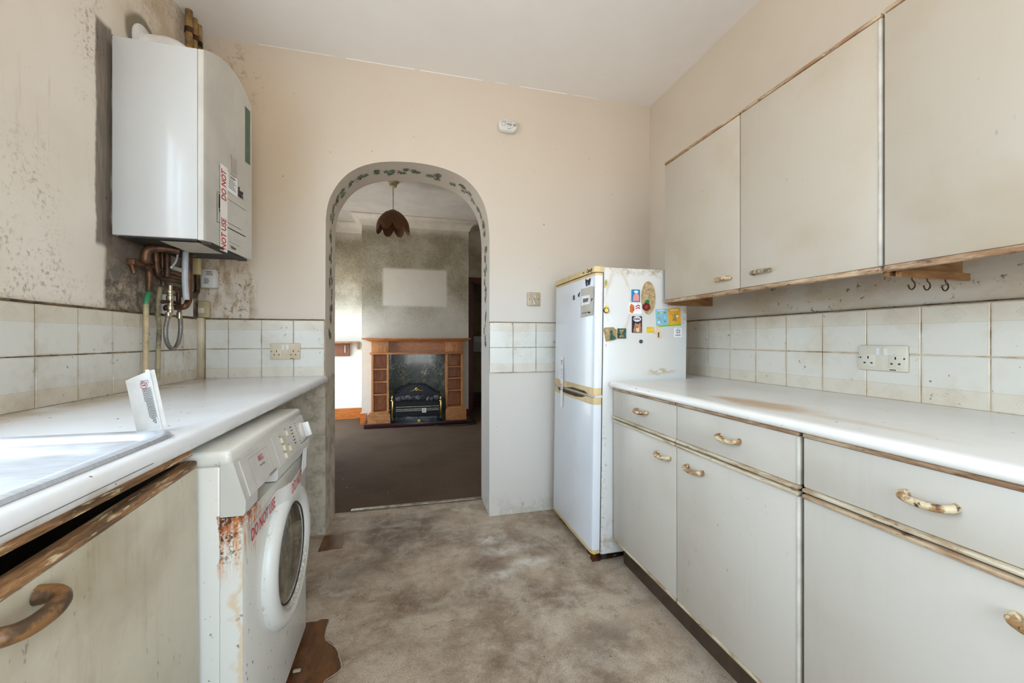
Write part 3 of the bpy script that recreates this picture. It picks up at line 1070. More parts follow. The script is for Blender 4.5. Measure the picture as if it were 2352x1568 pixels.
cove('trim_coving_1', [(DXL, YB2 + 0.01), (DXL, DYB), (CX0, DYB), (CX0, CHY), (CX1, CHY), (CX1, DYB), (DXR, DYB), (DXR, YB2 + 0.01)])
box(DXL, CX0 - 0.002, DYB - 0.018, DYB, 0.004, 0.15).build('baseboard_alcove', 'pine_skirting', kind=ST, smooth=0)
box(CX0 - 0.018, CX0, CHY - 0.018, DYB - 0.02, 0.004, 0.15).box(CX0, CX0 + 0.05, CHY - 0.018, CHY, 0.004, 0.15).build('baseboard_chimney_left', 'pine_skirting', kind=ST, smooth=0)
box(CX1, CX1 + 0.018, CHY - 0.018, DYB - 0.03, 0.004, 0.15).box(CX1 - 0.05, CX1, CHY - 0.018, CHY, 0.004, 0.15).build('baseboard_chimney_right', 'dark_red_gloss', kind=ST, smooth=0)
box(0.60, DXR, 6.98, 7.0, 0.004, 0.16).build('baseboard_hall', 'dark_red_gloss', kind=ST, smooth=0)


pln = MB()
for (x0, x1, h_) in ((-0.80, -0.42, 0.002), (-0.36, 0.02, 0.003), (0.05, 0.42, 0.0028), (0.50, 0.58, 0.002), (0.66, 0.98, 0.003), (1.02, 1.2, 0.0016)):
    pln.box(x0, x1, YB - 0.002, YB, ZC - h_, ZC)
pln.build('trim_paint_line', 'ceiling_paint', kind=ST, smooth=0)


# windows (behind and beside the camera, and in the dining room)
def window(n, axis, a0, a1, z0, z1, w0, bars, mat='window_frame_white'):
    fr = MB()

    def bx(p0, p1, q0, q1):
        if axis == 'x':
            fr.box(w0 - 0.03, w0 + 0.03, p0, p1, q0, q1)
        else:
            fr.box(p0, p1, w0 - 0.03, w0 + 0.03, q0, q1)
    bx(a0, a1, z0, z0 + 0.05)
    bx(a0, a1, z1 - 0.05, z1)
    for i in range(bars + 1):
        c_ = a0 + (a1 - a0) * i / bars
        bx(max(a0, c_ - 0.025), min(a1, c_ + 0.025), z0, z1)
    o = fr.build(n, mat, kind=ST, smooth=0)
    for i in range(bars):
        p0, p1 = a0 + (a1 - a0) * i / bars + 0.025, a0 + (a1 - a0) * (i + 1) / bars - 0.025
        (box(w0 - 0.002, w0 + 0.002, p0, p1, z0 + 0.05, z1 - 0.05) if axis == 'x' else box(p0, p1, w0 - 0.002, w0 + 0.002, z0 + 0.05, z1 - 0.05)).build('pane', 'window_glass', o, smooth=0)


window('window_1', 'x', *WIN_L, XL - 0.16, 2)
window('window_2', 'y', *WIN_F, YF - 0.14, 2)
window('window_3', 'x', *WIN_D, DXL - 0.14, 2)

# ------------------------------------------------------------------ tiles: every one a piece of its wall
def tile_mesh(wd, ht, axis, flip, sgn):
    g = 0.0015
    mb = MB()
    t = 0.008
    if axis == 'x':
        mb.rbox(0 if sgn > 0 else -t, t if sgn > 0 else 0, g, wd - g, g, ht - g, r=0.0015, seg=1)
    else:
        mb.rbox(g, wd - g, -t, 0, g, ht - g, r=0.0015, seg=1)
    me = bpy.data.meshes.new('tile')
    me.from_pydata([tuple(v) for v in mb.v], [], mb.f)
    uvl = me.uv_layers.new(name='UVMap')
    for lp in me.loops:
        co = me.vertices[lp.vertex_index].co
        u = (co.y if axis == 'x' else co.x) / 0.156
        v = co.z / ht
        uvl.data[lp.index].uv = (u, 1 - v if flip else v)
    return me


TM = {}
TZ = [(0.886, 0.1555, True), (1.0415, 0.1555, False)]


def tiles(wall, axis, w0, cuts, mat, sgn=1, skip=None):
    wo_ = WO[wall.name]
    for i in range(len(cuts) - 1):
        a0, wd = cuts[i], cuts[i + 1] - cuts[i]
        for (z0, ht, fl) in TZ:
            key = (axis, sgn, round(wd, 4), fl, mat)
            if key not in TM:
                TM[key] = tile_mesh(wd, ht, axis, fl, sgn)
                TM[key].materials.append(MAT[mat])
            o = bpy.data.objects.new('tile', TM[key])
            COL.objects.link(o)
            o.parent = wall
            loc = Vector((w0, a0, z0)) if axis == 'x' else Vector((a0, w0, z0))
            o.location = loc - wo_


def cutlist(a0, a1, first, pitch):
    c_ = [a0]
    v = first
    while v < a1 - 0.02:
        if v > a0 + 0.02:
            c_.append(v)
        v += pitch
    c_.append(a1)
    return c_


tl = cutlist(0.86, 2.385, 2.412 - 0.1562 * 10, 0.1562)
tiles(wall_left, 'x', XL + 0.003, tl, 'tile_left_glaze')
box(XL, XL + 0.006, 0.86, 2.385, 0.884, 1.199).build('grout_bed', 'grimy_grout', wall_left, smooth=0)
box(XL, XL + 0.010, 0.86, 2.385, 1.1975, 1.2035).build('grime_line', 'black_mould_line', wall_left, smooth=0)
tiles(wall_back, 'y', YB - 0.003, cutlist(-1.045, -0.470, -0.470 - 0.1565 * 3, 0.1565), 'tile_back_glaze')
box(-1.045, -0.470, YB - 0.006, YB, 0.884, 1.199).build('grout_bed', 'pale_grout', wall_back, smooth=0)
box(-1.045, -0.470, YB - 0.010, YB, 1.1975, 1.203).build('grime_line', 'black_mould_line', wall_back, smooth=0)
tiles(wall_back, 'y', YB - 0.003, cutlist(0.466, XR - 0.01, 0.466, 0.1495), 'tile_back_glaze')
box(0.466, XR, YB - 0.006, YB, 0.884, 1.199).build('grout_bed', 'pale_grout', wall_back, smooth=0)
box(0.466, XR, YB - 0.0095, YB, 1.1975, 1.2005).build('grime_line', 'black_mould_line', wall_back, smooth=0)
tiles(wall_right, 'x', XR - 0.003, cutlist(0.10, 2.41, 1.859 - 0.1575 * 11, 0.1575), 'tile_right_glaze', -1)
box(XR - 0.008, XR, 0.10, 2.41, 0.884, 1.199).build('grout_bed', 'pale_grout', wall_right, smooth=0)
box(XR - 0.010, XR, 0.10, 2.41, 1.1975, 1.2025).build('grime_line', 'black_mould_line', wall_right, smooth=0)
rbox(XL, XL + 0.034, YB - 0.034, YB, 0.884, 1.205, r=0.006).build('trim_corner', 'grimy_plastic', kind=ST)

# ================================================================== LEFT RUN
WT = 0.888
# ---- worktop with the cut-out for the sink
HOLE = (-0.965, -0.505, 0.045, 0.995)
wl = thing('worktop', (-0.77, 1.0, 0.852), 'white laminate worktop holding the steel sink, under the boiler', 'worktop')
MB().grid([XL + 0.012, HOLE[0], HOLE[1], -0.485], [-0.95, HOLE[2], HOLE[3], YB - 0.002], 0.852, WT, 'z', [HOLE]).build('worktop_slab', 'left_worktop_laminate', wl, smooth=0)
nose = [(-0.485, 0.852), (-0.462, 0.852), (-0.456, 0.856), (-0.4545, 0.864), (-0.4555, 0.874), (-0.460, 0.882), (-0.468, 0.887), (-0.485, WT)]
MB().prism(nose, 'y', -0.95, YB - 0.002).build('rounded_front_edge', 'left_worktop_laminate', wl, smooth=50)
box(-0.455, -0.4535, 0.1, 0.86, 0.8655, 0.8665).build('laminate_joint', 'grey_print', wl, smooth=0)

# ---- sink with drainer
sk = thing('sink', (-0.735, 0.52, 0.70), 'stainless steel sink and drainer let into the left worktop', 'sink')
cx_, cy_ = -0.735, 0.525


def sloop(cx, cy, hx, hy, r, z):
    return [Vector((p[0], p[1], z)) for p in rrect(cx, cy, hx, hy, r, 8)]


RX, RY = 0.252, 0.497
# pressed surround as one sheet with a drainer dish at the far end
MB().loft([sloop(cx_, cy_, RX, RY, 0.06, WT + 0.0005), sloop(cx_, cy_, RX - 0.002, RY - 0.002, 0.058, WT + 0.007), sloop(cx_, cy_, RX - 0.012, RY - 0.012, 0.052, WT + 0.009), sloop(cx_, cy_, RX - 0.026, RY - 0.026, 0.045, WT + 0.006),
           sloop(cx_, cy_, RX - 0.034, RY - 0.034, 0.04, WT + 0.001), sloop(cx_, cy_, RX - 0.040, RY - 0.040, 0.036, WT - 0.004)]).build('rim', 'brushed_steel', sk, smooth=60)
dcy, dhy = 0.70, 0.282
MB().loft([sloop(cx_, dcy, RX - 0.040, dhy, 0.036, WT - 0.004), sloop(cx_, dcy, RX - 0.052, dhy - 0.012, 0.05, WT - 0.006), sloop(cx_, dcy, RX - 0.066, dhy - 0.03, 0.06, WT - 0.016), sloop(cx_, dcy, RX - 0.085, dhy - 0.05, 0.06, WT - 0.020)], False, True).build('drainer', 'brushed_steel', sk, smooth=60)
MB().loft([sloop(cx_, 0.238, RX - 0.040, 0.176, 0.036, WT - 0.004), sloop(cx_, 0.238, RX - 0.052, 0.160, 0.05, WT - 0.008), sloop(cx_, 0.238, RX - 0.060, 0.150, 0.06, WT - 0.14), sloop(cx_, 0.238, RX - 0.085, 0.125, 0.06, WT - 0.165)], False, True).build('bowl', 'brushed_steel', sk, smooth=60)

# ---- sink cupboard with the dropped door
sc1 = thing('sink_cabinet', (-0.75, 0.5, 0), 'grimy cream sink cupboard with a dropped door beneath the left worktop', 'cabinet')
ca = MB().box(-1.06, -0.498, 1.018, 1.036, 0.1, 0.85).box(-1.06, -0.498, -0.02, 0.0, 0.1, 0.85).box(-1.06, -1.04, 0, 1.018, 0.1, 0.85).box(-1.04, -0.498, 0, 1.018, 0.1, 0.118)
ca.build('carcass', 'cabinet_inside', sc1, smooth=0)
box(-0.498, -0.474, -0.02, 1.036, 0.832, 0.851).build('top_rail', 'splintered_wood_edge', sc1, smooth=0)
box(-0.60, -0.58, -0.02, 1.036, 0.0, 0.1).build('plinth', 'dark_plinth', sc1, smooth=0)
sag = lambda q: Vector((q.x + (0.8 - q.z) * 0.01, q.y, q.z - (1.03 - q.y) * 0.05))
dr = rbox(-0.484, -0.461, 0.50, 1.028, 0.13, 0.808, r=0.003).build('door', 'sink_cabinet_paint', sc1, xf=sag)
rbox(-0.487, -0.4595, 0.50, 1.028, 0.8082, 0.824, r=0.005).build('edge_strip', 'splintered_wood_edge', dr, xf=sag)
dr2 = rbox(-0.484, -0.461, 0.0, 0.495, 0.13, 0.818, r=0.003).build('door', 'sink_cabinet_paint', sc1)


def pull(yc, zc, x_face, sgn, half, mat, parent, r=0.0085, out=0.028, droop=0.0):
    """bow handle: two feet on the door, a bowed bar between; sgn = way it stands off"""
    P_ = [(x_face, yc + half, zc), (x_face + sgn * out * 0.55, yc + half * 1.02, zc - droop * 0.2), (x_face + sgn * out * 0.95, yc + half * 0.80, zc - droop * 0.6), (x_face + sgn * out * 1.12, yc + half * 0.35, zc - droop),
          (x_face + sgn * out * 1.12, yc - half * 0.35, zc - droop), (x_face + sgn * out * 0.95, yc - half * 0.80, zc - droop * 0.6), (x_face + sgn * out * 0.55, yc - half * 1.02, zc - droop * 0.2), (x_face, yc - half, zc)]
    rr_ = [r * 1.15, r * 1.05, r * 1.0, r * 1.05, r * 1.05, r, r * 1.05, r * 1.15]
    return MB().tube(P_, rr_, 12, smooth=4).build('handle', mat, parent, smooth=60)


pull(0.598, 0.766, -0.461, 1, 0.040, 'grimy_handle', dr, r=0.0105, out=0.032, droop=0.006)

# ---- cardboard-like white plastic wrapper standing on the worktop
q0 = at_z(352, 992, WT)
wr_ = thing('label_holder', (q0.x, q0.y, WT), 'folded white plastic sleeve with a hazard label standing on the worktop', 'packaging')
Mw = Matrix.Translation((q0.x, q0.y, WT)) @ Matrix.Rotation(math.radians(31), 4, 'Z') @ Matrix.Rotation(math.radians(-9), 4, 'Y') @ Matrix.Diagonal((0.70, 0.9, 0.94, 1))
# local: x across, z up, faces -y
prof = []
for i in range(9):
    t = i / 8
    prof.append((-0.036 + 0.054 * t, 0.010 - 0.034 * (1 - t) ** 2.2 * 0.6))
H_ = 0.137
inner = prof
outer = [(a, c_ + 0.0022) for a, c_ in prof]
ply = inner + outer[::-1]
lp = [[Vector((a, c_, 0.005 + (a + 0.036) * 0.10)) for a, c_ in ply], [Vector((a, c_, H_ - 0.008 + (a + 0.036) * 0.22)) for a, c_ in ply]]
MB().loft(lp, True, True).move(Mw).build('curved_panel', 'white_plastic', wr_, smooth=40)
MB().box(0.018, 0.021, -0.008, 0.016, 0.004, H_ + 0.008).box(0.021, 0.034, 0.004, 0.0065, 0.004, H_ + 0.006).box(0.0125, 0.018, 0.009, 0.0125, 0.008, H_ + 0.008).move(Mw).build('folded_spine', 'white_plastic', wr_, smooth=0)
lb = MB()
for j in range(9):
    xx = -0.009 + j * 0.0029
    n_ = random.choice([14, 16, 17])
    zz = 0.104 if j > 1 else 0.100
    for k in range(n_):
        wd = random.uniform(0.003, 0.0055)
        lb.add([(xx, 0.0068, zz), (xx + 0.0013, 0.0068, zz), (xx + 0.0013, 0.0068, zz - wd), (xx, 0.0068, zz - wd)], [(0, 1, 2, 3)])
        zz -= wd + 0.0012
        if zz < 0.022 + 0.05 * (j < 3):
            break
for j in range(7):
    for k in range(2):
        xx, zz = -0.009 + j * 0.0036, 0.122 - k * 0.005
        lb.add([(xx, 0.0068, zz), (xx + 0.0012, 0.0068, zz), (xx + 0.0012, 0.0068, zz - 0.003), (xx, 0.0068, zz - 0.003)], [(0, 1, 2, 3)])
lb.move(Mw).build('small_print', 'black_print', wr_, smooth=0, kind='stuff')
dm = MB()
ce = (0.001, 0.0064, 0.1105)
for (r0, r1, yy) in ((0.0105, 0.0086, 0.0062),):
    o_ = [Vector((ce[0] + r0 * a, yy, ce[2] + r0 * c_)) for a, c_ in ((1, 0), (0, 1), (-1, 0), (0, -1))]
    i_ = [Vector((ce[0] + r1 * a, yy, ce[2] + r1 * c_)) for a, c_ in ((1, 0), (0, 1), (-1, 0), (0, -1))]
    dm.loft([o_, i_])
dm.move(Mw).build('hazard_diamond', 'red_print', wr_, smooth=0)
MB().box(ce[0] - 0.0055, ce[0] + 0.0005, 0.006, 0.0064, ce[2] - 0.0008, ce[2] + 0.0006).box(ce[0] + 0.001, ce[0] + 0.005, 0.006, 0.0064, ce[2] - 0.0012, ce[2] + 0.0014).move(Mw).build('hazard_mark', 'black_print', wr_, smooth=0)

# ---- washing machine
WY0, WY1 = 1.046, 1.642
wmx = thing('washing_machine', (-0.68, 1.34, 0), 'rusty white front-loading washing machine taped DO NOT USE, left run', 'washing machine')
rbox(-0.985, -0.424, WY0, WY1, 0.02, 0.80, r=0.006).build('body', 'washer_enamel', wmx)
for fx_ in (-0.93, -0.46):
    for fy in (WY0 + 0.05, WY1 - 0.05):
        MB().lathe([(0.02, 0), (0.02, 0.02)], (fx_, fy, 0), 'z', 12).build('foot', 'rubber_seal', wmx)
# side pressing
sp_ = rrect((-0.985 - 0.463) / 2, 0.36, 0.255, 0.34, 0.03, 5)
MB().prism(sp_, 'y', WY0 - 0.002, WY0 + 0.001).build('side_pressing', 'washer_enamel', wmx)
MB().rbox(-0.985, -0.402, WY0 - 0.002, WY1 + 0.002, 0.798, 0.834, r=0.012, seg=3).build('lid', 'washer_enamel', wmx)
# front sheet with wrapped corners
pf = [(-0.424, WY0), (-0.395, WY0 + 0.004), (-0.383, WY0 + 0.012), (-0.379, WY0 + 0.026), (-0.376, 1.34), (-0.379, WY1 - 0.026), (-0.383, WY1 - 0.012), (-0.395, WY1 - 0.004), (-0.424, WY1)]
MB().prism(pf, 'z', 0.03, 0.680).build('front_panel', 'washer_enamel', wmx, smooth=40)
# fascia
fp = [(-0.424, 0.683), (-0.377, 0.683), (-0.373, 0.690), (-0.372, 0.716), (-0.3985, 0.808), (-0.424, 0.808)]


def fascia(y0, y1, poly=fp):
    return MB().prism(poly, 'y', y0, y1)


fa = fascia(WY0, 1.12).build('fascia', 'washer_fascia', wmx, smooth=25)
fascia(1.277, WY1).build('fascia', 'washer_fascia', wmx, smooth=25)
fascia(1.12, 1.277, [(-0.424, 0.716), (-0.3735, 0.718), (-0.3985, 0.808), (-0.424, 0.808)]).build('fascia', 'washer_fascia', wmx, smooth=25)
box(-0.424, -0.410, 1.12, 1.277, 0.683, 0.716).build('drawer_grip_recess', 'grimy_plastic', wmx, smooth=0)
fd = (Vector((-0.3985, 0, 0.808)) - Vector((-0.372, 0, 0.716)))
UPF = fd.normalized()
NF = Vector((UPF.z, 0, -UPF.x))


def onf(y_, h_, off=0.0008):
    return Vector((-0.372, y_, 0.716)) + UPF * h_ + NF * off


def fquad(y0, y1, h0, h1, off, th=0.0):
    a = [onf(y0, h0, off), onf(y1, h0, off), onf(y1, h1, off), onf(y0, h1, off)]
    if not th:
        return MB().add(a, [(0, 1, 2, 3)])
    b_ = [p_ - NF * th for p_ in a]
    return MB().loft([b_, a], True, True)


FL = fd.length
dd = fquad(1.072, 1.290, 0.002, FL - 0.006, 0.0022, 0.004).build('detergent_drawer', 'washer_fascia', wmx, smooth=0)
pl_ = MB()
for (a0, a1, h0, h1) in ((1.115, 1.245, 0.080, 0.0807), (1.115, 1.1157, 0.012, 0.080), (1.2443, 1.245, 0.012, 0.080)):
    t_ = fquad(a0, a1, h0, h1, 0.0026)
    pl_.add(t_.v, t_.f)
pl_.build('drawer_outline', 'grey_print', dd, smooth=0)
text('AEG', 0.020, onf(1.185, 0.064, 0.0027), (0, 1, 0), UPF, 0.9, bold=0.012).build('brand_lettering', 'red_print', dd, smooth=0)
text('Electrolux', 0.008, onf(1.185, 0.0475, 0.0027), (0, 1, 0), UPF, 1.0).build('maker_lettering', 'navy_print', dd, smooth=0)
text('LAVAMAT', 0.009, onf(1.235, 0.0075, 0.0027), (0, 1, 0), UPF, 1.5).build('model_lettering', 'black_print', dd, smooth=0)
cp = fquad(1.296, 1.632, 0.002, FL - 0.006, 0.0020, 0.004).build('control_panel', 'washer_fascia', wmx, smooth=0)
for (yb, hb) in ((1.370, 0.066), (1.432, 0.076), (1.374, 0.042), (1.368, 0.018), (1.420, 0.028)):
    c0 = onf(yb, hb, 0)
    t_ = fquad(yb - 0.013, yb + 0.013, hb - 0.008, hb + 0.008, 0.008, 0.006).build('button', 'grimy_plastic', cp, smooth=0)
    lines(onf(yb - 0.02, hb + 0.015, 0.0023), (0, 1, 0), UPF, 0.018, 1, 0.004, 0.0022).build('button_print', 'grey_print', cp, smooth=0)
lg = MB()
for i in range(6):
    t_ = fquad(1.465 + (i % 2) * 0.003, 1.485, 0.082 - i * 0.011, 0.085 - i * 0.011, 0.0024)
    lg.add(t_.v, t_.f)
for i in range(9):
    t_ = fquad(1.522, 1.532, 0.085 - i * 0.009, 0.087 - i * 0.009, 0.0024)
    lg.add(t_.v, t_.f)
for i in range(5):
    t_ = fquad(1.535 + i * 0.018, 1.546 + i * 0.018, 0.010, 0.013, 0.0024)
    lg.add(t_.v, t_.f)
lg.build('programme_print', 'black_print', cp, smooth=0, kind='stuff')
kc = onf(1.583, 0.048, 0)
Mk = Matrix.Translation(kc) @ NF.to_track_quat('Z', 'Y').to_matrix().to_4x4()
MB().lathe([(0.030, 0.002), (0.030, 0.006), (0.026, 0.010), (0.0, 0.010)], (0, 0, 0), 'z', 28).move(Mk).build('programme_dial', 'washer_fascia', cp, smooth=40)
MB().rbox(-0.006, 0.006, -0.026, 0.026, 0.008, 0.030, r=0.005).move(Mk).build('dial_grip', 'white_plastic', cp)
# porthole
PC = (0, 1.364, 0.437)
MB().lathe([(0.203, -0.378), (0.203, -0.368), (0.199, -0.358), (0.190, -0.351), (0.178, -0.3480), (0.166, -0.3482), (0.154, -0.3515), (0.146, -0.357), (0.141, -0.366)], PC, 'x', 64).build('door_ring', 'washer_ring_plastic', wmx, smooth=60)
MB().lathe([(0.147, -0.362), (0.141, -0.3575), (0.136, -0.362)], PC, 'x', 64).build('glass_seal', 'rubber_seal', wmx, smooth=60)
MB().lathe([(0.142, -0.3625), (0.132, -0.3575), (0.10, -0.3535), (0.06, -0.3515), (0.02, -0.3505), (0.0, -0.3505)], PC, 'x', 64).build('door_glass', 'door_glass_dark', wmx, smooth=60)
MB().rbox(-0.366, -0.350, PC[1] + 0.176, PC[1] + 0.204, 0.39, 0.47, r=0.005).build('door_latch', 'grimy_plastic', wmx)
# warning tape across the front
xt = -0.3735
T0, T1 = Vector((xt, 1.082, 0.610)), Vector((-0.330, 1.36, 0.658))
tp = MB()
ups = Vector((0, -0.17, 0.985)).normalized() * 0.026
pts = [Vector((xt, 1.072, 0.592)), Vector((xt, 1.18, 0.602)), Vector((xt, 1.262, 0.610)), Vector((-0.358, 1.284, 0.613)), Vector((-0.3475, 1.31, 0.616)), Vector((-0.3465, 1.42, 0.628)), Vector((-0.358, 1.47, 0.640)), Vector((-0.3725, 1.52, 0.652))]
for i in range(len(pts) - 1):
    a, c_ = pts[i], pts[i + 1]
    u2 = Vector((0, 0, 0.050))
    tp.add([a, c_, c_ + u2, a + u2], [(0, 1, 2, 3)])
tp.build('warning_tape', 'clear_tape', wmx, smooth=60, label='clear tape printed DO NOT USE in red')
dirT = Vector((0, 0.19, 0.017)).normalized()
text('DO NOT USE', 0.044, (xt + 0.0015, 1.165, 0.6255), dirT, Vector((0, -dirT.z, dirT.y)), 0.66, bold=0.010).build('tape_lettering', 'red_print', wmx, smooth=0)
dir2 = Vector((0.0, 0.11, 0.012)).normalized()
text('DO NOT', 0.044, (-0.3445, 1.365, 0.648), dir2, Vector((0, -dir2.z, dir2.y)), 0.62, bold=0.010).build('tape_lettering', 'red_print', wmx, smooth=0)
tg = MB()
tg.add([(-0.3715, 1.515, 0.620), (-0.3705, 1.585, 0.632), (-0.3705, 1.595, 0.700), (-0.3705, 1.54, 0.705)], [(0, 1, 2, 3)])
tg.build('paper_tag', 'sticker_white', wmx, smooth=0)

# ================================================================== BOILER
BY0, BY1, BZ0, BZ1 = 1.77, 2.17, 1.475, 2.203
bo = thing('wall_boiler', (-0.92, 1.98, BZ0), 'white wall-hung gas boiler with bowed front, taped DO NOT USE', 'boiler')
rbox(-1.062, -0.7935, BY0, BY1, BZ0, BZ1, r=0.003).build('casing', 'boiler_enamel', bo)
FA, FB = (1.792, -0.7715), (2.165, -0.745)
fcv = [(1.772, -0.792), (1.7722, -0.782), (1.776, -0.7755), (1.783, -0.7725), FA, FB, (2.168, -0.748), (2.170, -0.792)]


def arch_top(y_):
    t = min(max((y_ - 1.772) / 0.398, 0), 1)
    return BZ1 + 0.062 * (1 - (2 * t - 1) ** 2) * (0.9 + 0.3 * t)


ys_ = [FA[0] + (FB[0] - FA[0]) * i / 16 for i in range(17)]
plan = fcv[:4] + [(a, FA[1] + (FB[1] - FA[1]) * i / 16) for i, a in enumerate(ys_)] + fcv[6:]
lo_ = [Vector((p_[1], p_[0], BZ0 - 0.002)) for p_ in plan]
hi_ = [Vector((p_[1], p_[0], arch_top(p_[0]))) for p_ in plan]
hi_[0].z = hi_[-1].z = BZ1
cvm = MB().loft([lo_, hi_], True, False)
n_ = len(hi_)
hi_[0].z = hi_[-1].z = BZ1
cvm.add(hi_, [(0, k, k + 1) for k in range(1, n_ - 1)])
cvm.build('front_cover', 'boiler_cover', bo, smooth=30)


def fx_at(y_):
    for i in range(len(fcv) - 1):
        if fcv[i][0] <= y_ <= fcv[i + 1][0] and fcv[i + 1][0] > fcv[i][0]:
            t = (y_ - fcv[i][0]) / (fcv[i + 1][0] - fcv[i][0])
            return fcv[i][1] * (1 - t) + fcv[i + 1][1] * t
    return -0.75


def sheet(y0, y1, z0, z1, off=0.0012, slant=0.0, n=6):
    mb = MB()
    for i in range(n):
        a, c_ = y0 + (y1 - y0) * i / n, y0 + (y1 - y0) * (i + 1) / n
        s0, s1 = slant * (a - y0), slant * (c_ - y0)
        mb.add([(fx_at(a) + off, a, z0 + s0), (fx_at(c_) + off, c_, z0 + s1), (fx_at(c_) + off, c_, z1 + s1), (fx_at(a) + off, a, z1 + s0)], [(0, 1, 2, 3)])
    return mb


def bz(px, py):
    """height on the boiler front for a measured pixel"""
    a, b_, c_ = ray(px, py)
    y_ = 1.95
    for _ in range(12):
        y_ = fx_at(min(max(y_, 1.785), 2.168)) / a * b_
    t = y_ / b_
    return y_, EYE + c_ * t


def bsheet(name, p0, p1, mat, off=0.0012, parent=bo, **k_):
    """rectangle on the boiler front between two measured corners"""
    cx0, cy0 = (p0[0] + p1[0]) / 2, (p0[1] + p1[1]) / 2
    y0, y1 = bz(p0[0], cy0)[0], bz(p1[0], cy0)[0]
    z1, z0 = bz(cx0, p0[1])[1], bz(cx0, p1[1])[1]
    return sheet(y0, y1, z0, z1, off).build(name, mat, parent, smooth=60, **k_), (y0, y1, z0, z1)


bsheet('instruction_sticker', (563, 250), (574, 375), 'sticker_green', label='green instruction sticker near the far edge')
o_, (y0, y1, z0, z1) = bsheet('data_label', (531, 360), (545, 404), 'sticker_grey')
ln = MB()
for i in range(6):
    t_ = sheet(y0 + 0.005, y1 - 0.008, z0 + 0.012 + i * (z1 - z0 - 0.02) / 6, z0 + 0.014 + i * (z1 - z0 - 0.02) / 6, 0.0016)
    ln.add(t_.v, t_.f)
ln.build('label_print', 'grey_print', o_, smooth=0, kind='stuff')
wp, (y0, y1, z0, z1) = bsheet('warning_notice', (520, 402), (544, 445), 'sticker_white', 0.0022)
ln = MB()
for i in range(8):
    t_ = sheet(y0 + 0.012, y1 - 0.012 - 0.01 * (i % 3), z0 + 0.018 + i * 0.0085, z0 + 0.021 + i * 0.0085, 0.0027)
    ln.add(t_.v, t_.f)
t_ = sheet(y0 + 0.03, y1 - 0.02, z1 - 0.015, z1 - 0.010, 0.0027)
ln.add(t_.v, t_.f)
ln.build('notice_print', 'grey_print', wp, smooth=0, kind='stuff')
wrap = lambda q: Vector((fx_at(q.y) + 0.0045, q.y, q.z))
wrap0 = lambda q: Vector((fx_at(q.y) + 0.0015, q.y, q.z))
ya, za = bz(552, 444)
text('illant', 0.060, (-0.75, ya, za), (0, 1, 0), (0, 0, 1), 0.40, bold=0.035).build('brand_lettering', 'black_print', bo, smooth=0, xf=wrap0)
ya, za = bz(535, 569)
text('Vaillant', 0.020, (-0.75, ya, za), (0, 1, 0), (0, 0, 1), 0.8, bold=0.02).build('small_brand_lettering', 'black_print', bo, smooth=0, xf=wrap0)
for (p0, p1, th_) in (((497.5, 441), (506, 441), 0.0016), ((497.5, 510), (506, 510), 0.0016), ((521.6, 470), (564, 470), 0.0012), ((521.6, 519), (553, 519), 0.0016), ((521.6, 533), (563.6, 533), 0.004), ((525, 560), (551, 560), 0.001)):
    (y0, za), (y1, zb_) = bz(*p0), bz(*p1)
    zz = (za + zb_) / 2
    sheet(y0, y1, zz - th_ / 2, zz + th_ / 2, 0.001).build('panel_line', 'black_print', bo, smooth=0)
bsheet('panel_line', (497.5, 441), (498.3, 510), 'black_print', 0.001)
bsheet('display_window', (502, 446), (506, 478), 'black_print')
bsheet('display_window', (503, 480), (506, 487), 'black_print')
tape, (y0, y1, z0, z1) = bsheet('warning_tape', (503.5, 380), (520.5, 577), 'white_tape', 0.0032, label='white tape printed DO NOT USE in red')
yc_ = (y0 + y1) / 2
text('NOT USE', 0.052, (-0.75, yc_, bz(512, 537)[1]), (0, 0, 1), (0, -1, 0), 0.60, bold=0.012).build('tape_lettering', 'red_print', bo, smooth=0, xf=wrap)
text('DO NOT', 0.052, (-0.75, yc_, bz(512, 425)[1]), (0, 0, 1), (0, -1, 0), 0.60, bold=0.012).build('tape_lettering', 'red_print', bo, smooth=0, xf=wrap)
# underside
box(-1.05, -0.80, BY0 + 0.012, BY1 - 0.012, BZ0 - 0.006, BZ0 + 0.0).build('underside_tray', 'dark_underside', bo, smooth=0)
MB().add([(-0.93, 1.80, BZ0 - 0.008), (-0.80, 1.80, BZ0 - 0.008), (-0.80, 2.0, BZ0 - 0.010), (-0.93, 2.0, BZ0 - 0.010)], [(0, 1, 2, 3)]).build('underside_label', 'sticker_grey', bo, smooth=0)
MB().box(-0.795, -0.76, 1.80, 2.15, BZ0 - 0.012, BZ0 - 0.003).build('underside_grille', 'dark_underside', bo, smooth=0)
# flue
MB().lathe([(0.074, XL + 0.001), (0.074, XL + 0.006), (0.066, XL + 0.010), (0.046, XL + 0.014), (0.044, XL + 0.02), (0.044, -1.0)], (0, 1.98, 2.312), 'x', 32).build('flue_pipe', 'white_plastic', bo, smooth=40)
MB().tube([(-1.01, 1.98, 2.312), (-0.985, 1.98, 2.311), (-0.955, 1.98, 2.298), (-0.94, 1.98, 2.268), (-0.938, 1.98, BZ1)], 0.0455, 20, smooth=4).build('flue_elbow', 'white_plastic', bo, smooth=60)

